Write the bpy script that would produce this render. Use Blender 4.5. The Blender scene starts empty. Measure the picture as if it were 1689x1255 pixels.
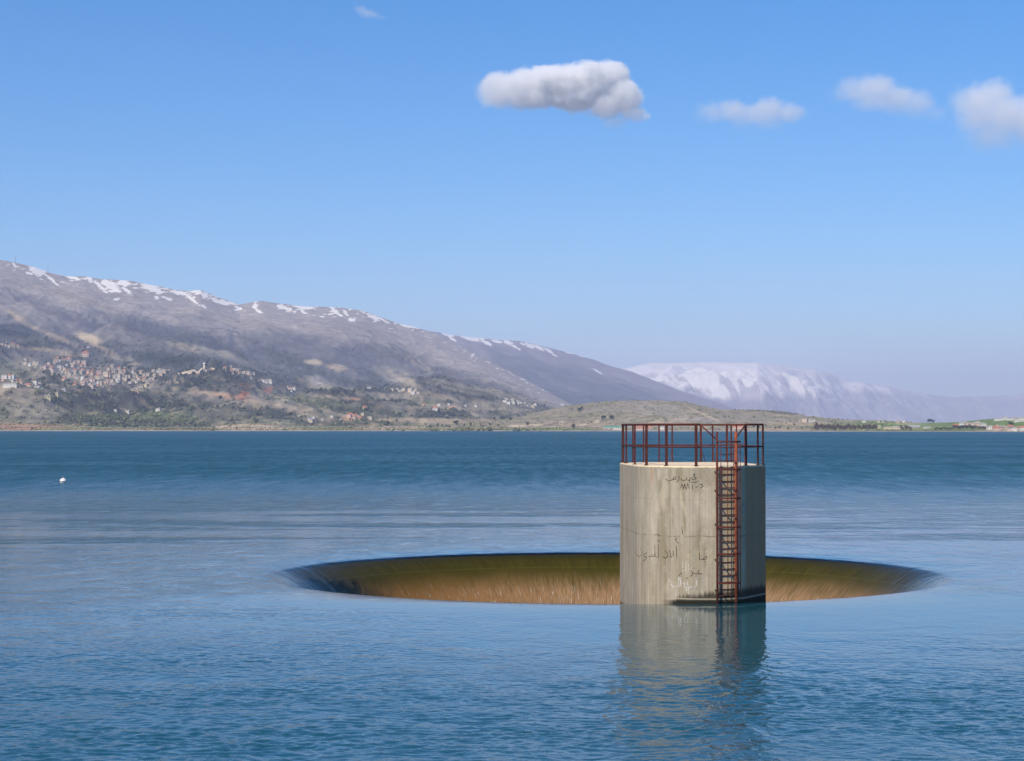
import bpy, bmesh, math, random
import numpy as np
from mathutils import Vector, Matrix

R = math.radians
scene = bpy.context.scene
col = scene.collection
random.seed(7)
rng = np.random.default_rng(11)

# ------------------------------------------------------------------ camera
F = 3200.0            # focal length in photo pixels (photo 1689 x 1255)
H = 5.15              # camera height over the lake
HY = 706.0            # photo row of the true horizon
PITCH = math.atan((HY - 627.5) / F)
cam_d = bpy.data.cameras.new('camera')
cam_d.sensor_width = 36.0
cam_d.lens = 36.0 * F / 1689.0
cam_d.clip_start = 0.5
cam_d.clip_end = 150000.0
cam = bpy.data.objects.new('camera', cam_d)
cam.location = (0, 0, H)
cam.rotation_euler = (R(90) + PITCH, 0, 0)
col.objects.link(cam)
scene.camera = cam

# ------------------------------------------------------------------ sky, sun, exposure
SUN_AZ = (-0.545, -0.839)
SUN_EL = R(46)
world = bpy.data.worlds.new('World')
scene.world = world
world.use_nodes = True
wn = world.node_tree
for n in list(wn.nodes): wn.nodes.remove(n)
sky = wn.nodes.new('ShaderNodeTexSky')
sky.sky_type = 'NISHITA'
sky.sun_disc = False
sky.sun_elevation = SUN_EL
sky.sun_rotation = math.atan2(SUN_AZ[0], SUN_AZ[1]) % (2 * math.pi)
sky.altitude = 1200
sky.air_density = 1.0
sky.dust_density = 0.35
sky.ozone_density = 6.0
bgn = wn.nodes.new('ShaderNodeBackground')
bgn.inputs['Strength'].default_value = 0.139
wo = wn.nodes.new('ShaderNodeOutputWorld')
hsv = wn.nodes.new('ShaderNodeHueSaturation')
hsv.inputs['Saturation'].default_value = 1.32
hsv.inputs['Hue'].default_value = 0.501
wn.links.new(sky.outputs[0], hsv.inputs['Color'])
wn.links.new(hsv.outputs[0], bgn.inputs[0])
wn.links.new(bgn.outputs[0], wo.inputs[0])

sd = bpy.data.lights.new('sun', 'SUN')
sd.energy = 4.8
sd.angle = R(0.5)
sd.color = (1.0, 0.87, 0.68)
sun = bpy.data.objects.new('sun', sd)
sv = Vector((SUN_AZ[0] * math.cos(SUN_EL), SUN_AZ[1] * math.cos(SUN_EL), math.sin(SUN_EL)))
sun.rotation_euler = sv.to_track_quat('Z', 'Y').to_euler()
sun.location = (-60, -50, 80)
col.objects.link(sun)

vs = scene.view_settings
vs.view_transform = 'Standard'
vs.look = 'None'
vs.exposure = 0.07
vs.gamma = 1.0
vs.use_curve_mapping = False
cy = scene.cycles
cy.max_bounces = 18
cy.volume_bounces = 14
cy.transparent_max_bounces = 12
cy.volume_max_steps = 256
cy.use_denoising = True
cy.sample_clamp_indirect = 6.0

# ------------------------------------------------------------------ helpers
def px(x, y, D):
    """world point at depth D (along +Y) seen at photo pixel x, y"""
    u = (x - 844.5) / F
    v = -(y - 627.5) / F
    c, s = math.cos(PITCH), math.sin(PITCH)
    fy = c - v * s
    fz = s + v * c
    k = D / fy
    return Vector((u * k, D, H + fz * k))

def to_px(X, Y, Z):
    c, s = math.cos(PITCH), math.sin(PITCH)
    dz = Z - H
    f = Y * c + dz * s
    up = -Y * s + dz * c
    return 844.5 + F * X / f, 627.5 - F * up / f

def tag(o, label=None, cat=None, group=None, kind=None):
    if label: o['label'] = label
    if cat: o['category'] = cat
    if group: o['group'] = group
    if kind: o['kind'] = kind
    return o

def link(name, me, mats, parent=None):
    for m in (mats if isinstance(mats, (list, tuple)) else [mats]):
        if m is not None and len(me.materials) < 8: me.materials.append(m)
    o = bpy.data.objects.new(name, me)
    col.objects.link(o)
    if parent: o.parent = parent
    return o

def empty(name, loc=(0, 0, 0), rz=0.0):
    o = bpy.data.objects.new(name, None)
    o.location = loc
    o.rotation_euler = (0, 0, rz)
    o.empty_display_size = 0.2
    col.objects.link(o)
    return o

def copy_tree(o, parent=None):
    c = o.copy()
    col.objects.link(c)
    c.parent = parent
    for ch in list(o.children):
        copy_tree(ch, c)
    return c

def grid_mesh(name, P, smooth=True, wrap=False):
    """P: rows x cols x 3 -> mesh"""
    nr, nc = P.shape[:2]
    me = bpy.data.meshes.new(name)
    idx = np.arange(nr * nc).reshape(nr, nc)
    if wrap:
        a = idx[:-1, :]; b = np.roll(idx, -1, 1)[:-1, :]; c = np.roll(idx, -1, 1)[1:, :]; d = idx[1:, :]
    else:
        a = idx[:-1, :-1]; b = idx[:-1, 1:]; c = idx[1:, 1:]; d = idx[1:, :-1]
    q = np.stack([a, b, c, d], -1).reshape(-1, 4)
    set_mesh(me, P.reshape(-1, 3), q, smooth)
    return me

def set_mesh(me, V, Q, smooth=False):
    n = Q.shape[1]
    me.vertices.add(len(V))
    me.vertices.foreach_set('co', np.ascontiguousarray(V, dtype=np.float32).ravel())
    me.loops.add(Q.size)
    me.loops.foreach_set('vertex_index', np.ascontiguousarray(Q, dtype=np.int32).ravel())
    me.polygons.add(len(Q))
    me.polygons.foreach_set('loop_start', np.arange(0, Q.size, n, dtype=np.int32))
    me.polygons.foreach_set('loop_total', np.full(len(Q), n, dtype=np.int32))
    me.polygons.foreach_set('use_smooth', np.full(len(Q), smooth, dtype=bool))
    me.update(calc_edges=True)
    me.validate()

def set_color(me, C, name='albedo'):
    a = me.color_attributes.new(name, 'FLOAT_COLOR', 'POINT')
    rgba = np.ones((len(C), 4), dtype=np.float32)
    rgba[:, :3] = C
    a.data.foreach_set('color', rgba.ravel())

def bm_obj(name, bm, mat, parent=None, smooth=False):
    me = bpy.data.meshes.new(name)
    bm.normal_update()
    bm.to_mesh(me)
    bm.free()
    if smooth:
        for p in me.polygons: p.use_smooth = True
    return link(name, me, mat, parent)

def tube(bm, pts, r, seg=8, closed=False, mat=0):
    """round bar through pts"""
    pts = [Vector(p) for p in pts]
    n = len(pts)
    rings = []
    for i, p in enumerate(pts):
        if closed: t = pts[(i + 1) % n] - pts[i - 1]
        elif i == 0: t = pts[1] - pts[0]
        elif i == n - 1: t = pts[-1] - pts[-2]
        else: t = (pts[i + 1] - p).normalized() + (p - pts[i - 1]).normalized()
        t.normalize()
        ref = Vector((0, 0, 1)) if abs(t.z) < 0.9 else Vector((1, 0, 0))
        a = t.cross(ref).normalized(); b = t.cross(a)
        rr = r[i] if isinstance(r, (list, tuple)) else r
        rings.append([bm.verts.new(p + (a * math.cos(2 * math.pi * k / seg) + b * math.sin(2 * math.pi * k / seg)) * rr) for k in range(seg)])
    last = n if closed else n - 1
    for i in range(last):
        A, B = rings[i], rings[(i + 1) % n]
        for k in range(seg):
            f = bm.faces.new((A[k], A[(k + 1) % seg], B[(k + 1) % seg], B[k]))
            f.smooth = True; f.material_index = mat
    if not closed:
        bm.faces.new(rings[0][::-1]).material_index = mat
        bm.faces.new(rings[-1]).material_index = mat

def box(bm, c, s, rz=0.0, mat=0):
    """axis box centred at c, size s"""
    M = Matrix.Translation(c) @ Matrix.Rotation(rz, 4, 'Z')
    vs_ = [bm.verts.new(M @ Vector((sx * s[0] / 2, sy * s[1] / 2, sz * s[2] / 2))) for sz in (-1, 1) for sy in (-1, 1) for sx in (-1, 1)]
    for q in ((0, 2, 3, 1), (4, 5, 7, 6), (0, 1, 5, 4), (2, 6, 7, 3), (0, 4, 6, 2), (1, 3, 7, 5)):
        bm.faces.new([vs_[i] for i in q]).material_index = mat

# numpy gradient noise --------------------------------------------------
_perm = np.random.default_rng(5).permutation(4096)
_ang = np.random.default_rng(6).random(4096) * 2 * np.pi
_gx, _gy = np.cos(_ang), np.sin(_ang)
def pnoise(x, y, s=0):
    xi = np.floor(x).astype(np.int64); yi = np.floor(y).astype(np.int64)
    xf = x - xi; yf = y - yi
    def g(ix, iy, fx, fy):
        h = _perm[(_perm[(ix + s * 131) & 4095] + iy) & 4095]
        return _gx[h] * fx + _gy[h] * fy
    u = xf * xf * xf * (xf * (xf * 6 - 15) + 10); v = yf * yf * yf * (yf * (yf * 6 - 15) + 10)
    a = g(xi, yi, xf, yf); b = g(xi + 1, yi, xf - 1, yf)
    c = g(xi, yi + 1, xf, yf - 1); d = g(xi + 1, yi + 1, xf - 1, yf - 1)
    return ((a * (1 - u) + b * u) * (1 - v) + (c * (1 - u) + d * u) * v) * 1.5
def fbm(x, y, o=5, s=0, gain=0.5):
    t = 0; a = 1.0; n = 0
    for k in range(o):
        t = t + a * pnoise(x * 2 ** k + 17.3 * k, y * 2 ** k - 9.1 * k, s + k); n += a; a *= gain
    return t / n
def ridged(x, y, o=5, s=0, gain=0.5):
    t = 0; a = 1.0; n = 0
    for k in range(o):
        t = t + a * (1 - 2 * np.abs(pnoise(x * 2 ** k + 17.3 * k, y * 2 ** k - 9.1 * k, s + k))); n += a; a *= gain
    return t / n
def sstep(a, b, x):
    t = np.clip((x - a) / (b - a), 0, 1)
    return t * t * (3 - 2 * t)

# ------------------------------------------------------------------ material helpers
class NT:
    def __init__(self, name):
        self.m = bpy.data.materials.new(name)
        self.m.use_nodes = True
        self.t = self.m.node_tree
        for n in list(self.t.nodes): self.t.nodes.remove(n)
        self.out = self.n('ShaderNodeOutputMaterial')
    def n(self, typ, **kw):
        nd = self.t.nodes.new(typ)
        for k, v in kw.items(): setattr(nd, k, v)
        return nd
    def l(self, a, b): self.t.links.new(a, b)
    def setin(self, sock, v):
        if isinstance(v, bpy.types.NodeSocket): self.l(v, sock)
        elif v is not None: sock.default_value = v
    def math(self, op, a, b=None, c=None, clamp=False):
        nd = self.n('ShaderNodeMath', operation=op, use_clamp=clamp)
        for i, v in enumerate((a, b, c)):
            if v is not None: self.setin(nd.inputs[i], v)
        return nd.outputs[0]
    def vmath(self, op, a, b=None, scale=None):
        nd = self.n('ShaderNodeVectorMath', operation=op)
        self.setin(nd.inputs[0], a)
        if b is not None: self.setin(nd.inputs[1], b)
        if scale is not None: self.setin(nd.inputs['Scale'], scale)
        return nd.outputs['Value'] if op in ('LENGTH', 'DOT_PRODUCT', 'DISTANCE') else nd.outputs[0]
    def noise(self, vec, scale, detail=4, rough=0.5, dist=0.0):
        nd = self.n('ShaderNodeTexNoise')
        self.l(vec, nd.inputs['Vector'])
        nd.inputs['Scale'].default_value = scale
        nd.inputs['Detail'].default_value = detail
        nd.inputs['Roughness'].default_value = rough
        nd.inputs['Distortion'].default_value = dist
        return nd.outputs[0]
    def mapr(self, v, a, b, c=0.0, d=1.0, smooth=False):
        if not isinstance(a, bpy.types.NodeSocket) and not isinstance(b, bpy.types.NodeSocket) and a > b: a, b, c, d = b, a, d, c
        nd = self.n('ShaderNodeMapRange')
        if smooth: nd.interpolation_type = 'SMOOTHSTEP'
        self.setin(nd.inputs[0], v)
        for i, k in enumerate((a, b, c, d)): self.setin(nd.inputs[i + 1], k)
        return nd.outputs[0]
    def mix(self, f, a, b):
        nd = self.n('ShaderNodeMix', data_type='RGBA')
        self.setin(nd.inputs[0], f)
        for s, v in ((nd.inputs[6], a), (nd.inputs[7], b)):
            if isinstance(v, (tuple, list)): v = (*v[:3], 1.0)
            self.setin(s, v)
        return nd.outputs[2]
    def mixs(self, f, a, b):
        nd = self.n('ShaderNodeMixShader')
        self.setin(nd.inputs[0], f); self.l(a, nd.inputs[1]); self.l(b, nd.inputs[2])
        return nd.outputs[0]
    def pos(self): return self.n('ShaderNodeNewGeometry').outputs['Position']
    def scaled(self, vec, s):
        return self.vmath('MULTIPLY', vec, s)
    def sep(self, v):
        nd = self.n('ShaderNodeSeparateXYZ'); self.l(v, nd.inputs[0]); return nd.outputs
    def comb(self, x=0.0, y=0.0, z=0.0):
        nd = self.n('ShaderNodeCombineXYZ')
        for i, v in enumerate((x, y, z)): self.setin(nd.inputs[i], v)
        return nd.outputs[0]
    def bump(self, h, strength, dist, normal=None):
        nd = self.n('ShaderNodeBump')
        self.setin(nd.inputs['Strength'], strength)
        self.setin(nd.inputs['Distance'], dist)
        self.l(h, nd.inputs['Height'])
        if normal: self.l(normal, nd.inputs['Normal'])
        return nd.outputs[0]
    def principled(self, color, rough=0.8, normal=None, metallic=0.0, spec=0.5):
        nd = self.n('ShaderNodeBsdfPrincipled')
        if isinstance(color, (tuple, list)): color = (*color[:3], 1.0)
        self.setin(nd.inputs['Base Color'], color)
        self.setin(nd.inputs['Roughness'], rough)
        self.setin(nd.inputs['Metallic'], metallic)
        self.setin(nd.inputs['Specular IOR Level'], spec)
        if normal: self.l(normal, nd.inputs['Normal'])
        return nd.outputs[0]
    def surf(self, s): self.l(s, self.out.inputs[0]); return self.m

def simple_mat(name, c, rough=0.85, var=0.25, scale=3.0, bump=0.0):
    t = NT(name)
    p = t.pos()
    n = t.noise(p, scale, 5, 0.6)
    f = t.mapr(n, 0.3, 0.7)
    lo = tuple(v * (1 - var) for v in c); hi = tuple(min(1, v * (1 + var)) for v in c)
    cc = t.mix(f, lo, hi)
    nrm = t.bump(n, 0.6, bump) if bump else None
    return t.surf(t.principled(cc, rough, nrm, spec=0.2))

# ================================================================== WATER
CX, CY, RL = 3.4, 69.8, 11.8       # spillway centre and lip radius
def prof(r):
    """height of the water surface at radius r from the spillway centre"""
    d = np.maximum(RL + 0.25 - r, 0)
    fall = -0.42 * d ** 1.6
    draw = -0.075 * np.exp(-np.maximum(r - RL - 0.25, 0) / 1.3)
    return fall + draw

rr = [7.3]
while rr[-1] < 14.0: rr.append(rr[-1] + 0.055)
while rr[-1] < 47.0: rr.append(rr[-1] + 0.052)
while rr[-1] < 70: rr.append(rr[-1] * 1.006)
while rr[-1] < 9000: rr.append(rr[-1] * 1.06)
rr = np.array(rr)
th = np.concatenate([np.linspace(R(-148), R(-32), 1250, endpoint=False), np.linspace(R(-32), R(212), 560, endpoint=False)])
RR, TH = np.meshgrid(rr, th, indexing='ij')
WXX = CX + RR * np.cos(TH); WYY = CY + RR * np.sin(TH)
# real wavelets on the near water, dying out on the calm ring round the lip
big_ = fbm(WXX * 0.03, WYY * 0.06, 3, 200)
calm = sstep(16.5, 38.0, RR + 16.0 * big_) * 0.95 + 0.05 * sstep(13.0, 17.0, RR)
geo = (1 - sstep(R(42), R(57), np.abs(TH + math.pi / 2))) * (1 - sstep(42.0, 47.0, RR))
m_ = geo > 0.001
wx, wy = WXX[m_], WYY[m_]
gx_ = wx + 0.25 * pnoise(wx * 0.9, wy * 0.9, 301); gy_ = wy + 0.25 * pnoise(wx * 0.9, wy * 0.9, 302)
hw_ = 0.0085 * (1 - 2 * np.abs(pnoise(gx_ * 2.2, gy_ * 3.0 + gx_ * 0.35, 310))) + 0.0085 * pnoise(gx_ * 3.6 + 9, gy_ * 4.6, 320) + 0.0045 * pnoise(gx_ * 6.6, gy_ * 7.6, 330) + 0.012 * pnoise(wx * 0.7 + wy * 0.15, wy * 0.95, 340)
amp_ = 0.75 + 0.9 * fbm(wx * 0.10, wy * 0.22, 3, 350)
Z = prof(RR)
Z[m_] += hw_ * calm[m_] * geo[m_] * np.clip(amp_, 0.4, 1.5) * 1.75
P = np.stack([WXX, WYY, Z], -1)
water_me = grid_mesh('water', P[:, ::-1], True, True)

t = NT('lake_water')
p = t.pos()
q = t.vmath('SUBTRACT', p, (CX, CY, 0.0))
xyz = t.sep(q)
rad = t.math('SQRT', t.math('ADD', t.math('MULTIPLY', xyz[0], xyz[0]), t.math('MULTIPLY', xyz[1], xyz[1])))
angn = t.math('ARCTAN2', xyz[1], xyz[0])
# wind patches and slicks
patch = t.noise(t.scaled(p, (0.012, 0.016, 0.0)), 1.0, 3, 0.55, 0.3)
patch_far = t.noise(t.scaled(p, (0.0012, 0.006, 0.0)), 1.0, 3, 0.55, 0.3)
calm_ring = t.mapr(t.math('ADD', rad, t.math('MULTIPLY', t.math('SUBTRACT', patch, 0.5), 22.0)), 17.0, 38.0, 0.0, 1.0, True)
open_water = t.mapr(rad, 55.0, 180.0, 0.0, 1.0, True)
xs = t.sep(p)
# calm belt behind the spillway
wobn = t.noise(t.scaled(p, (0.022, 0.05, 0.0)), 1.0, 5, 0.65, 0.8)
ywob = t.math('ADD', xs[1], t.math('MULTIPLY', t.math('SUBTRACT', wobn, 0.5), 110.0))
belt = t.math('MULTIPLY', t.mapr(xs[1], 70.0, 82.0, 0.0, 1.0, True), t.mapr(ywob, 96.0, 150.0, 1.0, 0.0, True))
streak = t.noise(t.scaled(p, (0.030, 0.15, 0.0)), 1.0, 5, 0.62, 0.6)
calmbelt = t.math('MULTIPLY', belt, t.mapr(streak, 0.50, 0.62, 1.0, 0.0, True))
rough_amt = t.math('MULTIPLY', calm_ring, t.math('SUBTRACT', 1.0, calmbelt))
rough_amt = t.math('MULTIPLY', rough_amt, t.mapr(patch, 0.35, 0.6, 0.8, 1.0, True))
grain = t.noise(t.scaled(p, (0.55, 0.07, 0.0)), 1.0, 5, 0.7, 0.3)
rough_amt = t.math('ADD', t.math('MULTIPLY', rough_amt, 0.96), 0.04)
w1 = t.noise(t.scaled(p, (3.2, 4.2, 0.0)), 1.0, 3, 0.55, 0.4)
w2 = t.noise(t.scaled(p, (0.7, 1.1, 0.0)), 1.0, 2, 0.5, 0.2)
w3 = t.noise(t.scaled(p, (9.0, 11.0, 0.0)), 1.0, 2, 0.5, 0.0)
hgt = t.math('ADD', t.math('MULTIPLY', w1, 0.105), t.math('ADD', t.math('MULTIPLY', w2, 0.13), t.math('MULTIPLY', w3, 0.014)))
hgt = t.math('MULTIPLY', hgt, t.mapr(rough_amt, 0.0, 1.0, 0.05, 1.0))
# where the mesh itself carries the waves the fine relief is only ripples
ga = t.math('ABSOLUTE', t.math('ADD', angn, math.pi / 2))
gw = t.math('MULTIPLY', t.mapr(ga, R(42), R(57), 1.0, 0.0, True), t.mapr(rad, 42.0, 47.0, 1.0, 0.0, True))
hgt = t.math('MULTIPLY', hgt, t.mapr(gw, 0.0, 1.0, 1.0, 0.16))
# ripples come in patches a few metres across; long low waves on the open lake
w5 = t.noise(t.scaled(p, (0.75, 0.42, 0.0)), 1.0, 4, 0.62, 0.5)
hgt = t.math('MULTIPLY', hgt, t.mapr(w5, 0.36, 0.64, 0.25, 1.9))
midz = t.math('MULTIPLY', t.mapr(xs[1], 66.0, 84.0, 0.0, 1.0, True), t.mapr(rad, 12.6, 20.0, 0.0, 1.0, True))
hgt = t.math('ADD', hgt, t.math('MULTIPLY', t.math('MULTIPLY', w5, midz), 0.02))
w6 = t.noise(t.scaled(p, (0.30, 0.085, 0.0)), 1.0, 4, 0.65, 0.4)
hgt = t.math('ADD', hgt, t.math('MULTIPLY', t.math('MULTIPLY', w6, open_water), 0.9))
# radial streaks where the water runs over the lip
stre = t.noise(t.comb(t.math('MULTIPLY', angn, 26.0), t.math('MULTIPLY', rad, 0.35), 0.0), 1.0, 4, 0.6, 0.3)
sm = t.mapr(rad, 10.8, 13.5, 1.0, 0.0, True)
hgt = t.math('ADD', hgt, t.math('MULTIPLY', t.math('MULTIPLY', stre, sm), 0.018))
nrm = t.bump(hgt, 1.0, 1.0)
gl = t.n('ShaderNodeBsdfGlossy'); gl.distribution = 'GGX'
gl.inputs['Color'].default_value = (1, 1, 1, 1)
gl.inputs['Roughness'].default_value = 0.06
t.l(nrm, gl.inputs['Normal'])
fr = t.n('ShaderNodeFresnel'); fr.inputs['IOR'].default_value = 1.15
t.l(nrm, fr.inputs['Normal'])
mc = t.mix(t.mapr(patch_far, 0.3, 0.7), (0.010, 0.070, 0.094), (0.015, 0.086, 0.118))
dp = t.n('ShaderNodeBsdfPrincipled')
t.l(mc, dp.inputs['Base Color'])
dp.inputs['IOR'].default_value = 1.333
t.l(t.math('ADD', 0.02, t.math('MULTIPLY', rough_amt, t.math('MULTIPLY', t.mapr(open_water, 0.0, 1.0, 0.13, 0.46), t.mapr(grain, 0.3, 0.7, 0.6, 1.35)))), dp.inputs['Roughness'])
t.l(nrm, dp.inputs['Normal'])
tr = t.n('ShaderNodeBsdfTransparent')
# shallow sheet over the crest: see-through
deep = t.mapr(rad, 11.85, 12.35, 0.0, 1.0, True)
tint = t.mix(t.mapr(rad, 11.0, 12.6), (0.95, 0.92, 0.80), (0.75, 0.75, 0.62))
t.l(tint, tr.inputs['Color'])
# broken white water lower down the funnel
fn = t.noise(t.comb(t.math('MULTIPLY', angn, 160.0), t.math('MULTIPLY', xyz[2], 2.4), 0.0), 1.0, 4, 0.7, 0.4)
fz = t.mapr(xyz[2], -0.8, -1.9, 0.0, 1.0, True)
fm = t.math('MULTIPLY', t.mapr(fn, 0.57, 0.72, 0.0, 0.75), fz)
foam = t.n('ShaderNodeBsdfDiffuse'); foam.inputs['Color'].default_value = (0.62, 0.56, 0.47, 1)
body = t.mixs(fm, tr.outputs[0], foam.outputs[0])
sheet = t.mixs(fr.outputs[0], body, gl.outputs[0])
t.surf(t.mixs(deep, sheet, dp.outputs[0]))
M_WATER = t.m
water = link('water', water_me, M_WATER)
tag(water, kind='structure')

# ================================================================== SPILLWAY FUNNEL (concrete under the sheet of water)
t = NT('wet_algae_concrete')
p = t.pos()
q = t.vmath('SUBTRACT', p, (CX, CY, 0.0))
xyz = t.sep(q)
angn = t.math('ARCTAN2', xyz[1], xyz[0])
n1 = t.noise(t.comb(t.math('MULTIPLY', angn, 60.0), t.math('MULTIPLY', xyz[2], 1.1), 0.0), 1.0, 5, 0.65, 0.2)
n2 = t.noise(t.comb(t.math('MULTIPLY', angn, 200.0), t.math('MULTIPLY', xyz[2], 2.2), 3.0), 1.0, 4, 0.7, 0.2)
n3 = t.noise(p, 0.5, 3, 0.5)
zz = t.math('ADD', xyz[2], t.math('MULTIPLY', t.math('SUBTRACT', n1, 0.5), 0.7))
zz = t.math('ADD', zz, t.math('MULTIPLY', t.math('SUBTRACT', n3, 0.5), 0.5))
low = t.mapr(zz, -0.60, -1.75, 0.0, 1.0, True)
algae = t.mix(t.mapr(n1, 0.3, 0.7), (0.036, 0.037, 0.008), (0.068, 0.062, 0.015))
brown = t.mix(t.mapr(n2, 0.32, 0.68), (0.18, 0.114, 0.074), (0.36, 0.250, 0.185))
n4 = t.noise(t.comb(t.math('MULTIPLY', angn, 420.0), t.math('MULTIPLY', xyz[2], 2.0), 7.0), 1.0, 3, 0.7, 0.1)
brown = t.mix(t.mapr(n4, 0.58, 0.74, 0.0, 0.40), brown, (0.55, 0.45, 0.34))
brown = t.mix(t.mapr(n1, 0.52, 0.70, 0.0, 0.6), brown, (0.10, 0.065, 0.03))
algae = t.mix(t.mapr(xyz[2], -0.40, -0.15), algae, (0.040, 0.036, 0.008))
brown = t.mix(t.mapr(xyz[0], -1.0, -7.0), brown, (0.26, 0.15, 0.07))  # warm light painted into the left wall colour, against its bluish shade
cc = t.mix(low, algae, brown)
# dark water line joint
line = t.math('LESS_THAN', t.math('ABSOLUTE', t.math('ADD', xyz[2], 0.62)), 0.015)
cc = t.mix(t.math('MULTIPLY', line, 0.12), cc, (0.2, 0.2, 0.08))
t.surf(t.principled(cc, 0.9, t.bump(n2, 0.4, 0.005), spec=0.0))
fr_ = np.concatenate([np.arange(5.8, 12.6, 0.07), np.arange(12.7, 18.0, 0.4)])
fa = np.linspace(0, 2 * np.pi, 480, endpoint=False)
FR, FA = np.meshgrid(fr_, fa, indexing='ij')
FZ = np.where(FR < 7.6, prof(np.full_like(FR, 7.6)) - (7.6 - FR) * 4.0, prof(FR)) - 0.10 - 0.02 * np.clip(FR - 12.2, 0, 8)
FP = np.stack([CX + FR * np.cos(FA), CY + FR * np.sin(FA), FZ], -1)
ring_top = FP[-1:].copy(); ring_top[..., 0] = CX + (ring_top[..., 0] - CX) * 1.03; ring_top[..., 1] = CY + (ring_top[..., 1] - CY) * 1.03; ring_top[..., 2] = -14
bottom = FP[:1].copy(); bottom[..., 2] = -18
FP = np.concatenate([bottom, FP, ring_top], 0)
fun = link('spillway', grid_mesh('spillway', FP[:, ::-1], True, True), t.m)
tag(fun, 'round drowned concrete funnel with olive algae rim swallowing lake water beside the tower', 'spillway')

# ================================================================== TOWER
RIM = 4.025
CN = Vector((5.79, 59.7)); RN = 2.0
tc = Vector((-5.79, -59.7)).normalized()
def nose(thd, r=RN, c=CN):
    a = R(thd)
    return Vector((c.x + r * (tc.x * math.cos(a) - tc.y * math.sin(a)), c.y + r * (tc.y * math.cos(a) + tc.x * math.sin(a))))
AX = Vector((-math.sin(R(3.8)), math.cos(R(3.8))))
thetas = [-74.9 - 17, -74.9, -52.4, -29.9, -7.4, 15.1, 37.6, 95.0]
def outline(r):
    pts = [nose(a, r) for a in thetas[1:]]
    # right side straight to the rear, chamfered rear, left side
    right = Vector((-AX.y, AX.x)) * -1.0
    Lr = 4.0
    pr = CN + right * r
    pl = CN - right * r
    pts.append(pr)
    pts.append(pr + AX * Lr)
    pts.append(CN + right * (r * 0.62) + AX * (Lr + r * 0.38))
    pts.append(CN - right * (r * 0.62) + AX * (Lr + r * 0.38))
    pts.append(pl + AX * Lr)
    pts.append(pl)
    return pts
OUT = outline(RN)

def inside_tower_ray(x, y):
    """first hit of the photo ray with the tower wall: point, normal"""
    d = px(x, y, 60.0) - Vector((0, 0, H))
    best = None
    n = len(OUT)
    for i in range(n):
        a, b = OUT[i], OUT[(i + 1) % n]
        e = b - a
        den = d.x * e.y - d.y * e.x
        if abs(den) < 1e-9: continue
        s = (a.x * e.y - a.y * e.x) / den
        u = (a.x * d.y - a.y * d.x) / den
        if s > 0 and -1e-6 <= u <= 1 + 1e-6 and (best is None or s < best[0]):
            nr = Vector((e.y, -e.x, 0)).normalized()
            if nr.dot(d) > 0: nr = -nr
            best = (s, nr)
    if best is None: return None
    return Vector((0, 0, H)) + d * best[0], best[1]

t = NT('weathered_concrete')
p = t.pos(); xyz = t.sep(p)
big = t.noise(t.scaled(p, (0.8, 0.8, 0.5)), 1.0, 4, 0.6)
stv = t.noise(t.scaled(p, (4.0, 4.0, 0.22)), 1.0, 5, 0.65, 0.1)
stv2 = t.noise(t.scaled(p, (14.0, 14.0, 0.5)), 1.0, 4, 0.7)
fine = t.noise(p, 12.0, 8, 0.75)
mott = t.noise(p, 2.6, 5, 0.65, 0.5)
c = t.mix(t.mapr(big, 0.32, 0.68), (0.40, 0.340, 0.245), (0.47, 0.415, 0.330))
c = t.mix(t.mapr(stv, 0.47, 0.68, 0.0, 0.85), c, (0.25, 0.20, 0.125))
c = t.mix(t.mapr(stv2, 0.55, 0.75, 0.0, 0.35), c, (0.52, 0.49, 0.42))
blo = t.noise(t.scaled(p, (1.9, 1.9, 0.9)), 1.0, 5, 0.7, 0.8)
c = t.mix(t.mapr(blo, 0.54, 0.66, 0.0, 0.55), c, (0.60, 0.52, 0.38))
c = t.mix(t.mapr(blo, 0.46, 0.34, 0.0, 0.45), c, (0.30, 0.25, 0.16))
c = t.mix(t.mapr(mott, 0.55, 0.75, 0.0, 0.45), c, (0.56, 0.48, 0.35))
c = t.mix(t.mapr(fine, 0.5, 0.75, 0.0, 0.35), c, (0.22, 0.20, 0.16))
# painted shade tone: right half of the nose made darker and warmer against blue skylight
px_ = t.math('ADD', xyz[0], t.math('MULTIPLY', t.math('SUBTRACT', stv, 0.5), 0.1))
shade_tint = t.mapr(px_, 6.98, 7.03, 0.0, 1.0)
c = t.mix(t.math('MULTIPLY', shade_tint, t.mapr(stv, 0.25, 0.65, 0.95, 0.62)), c, (0.42, 0.225, 0.11))
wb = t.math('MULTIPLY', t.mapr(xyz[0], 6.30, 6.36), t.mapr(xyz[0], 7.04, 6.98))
c = t.mix(t.math('MULTIPLY', wb, 0.45), c, (0.62, 0.44, 0.26))  # ladder facet: warm light painted into the colour to counter bluish shadows
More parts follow.
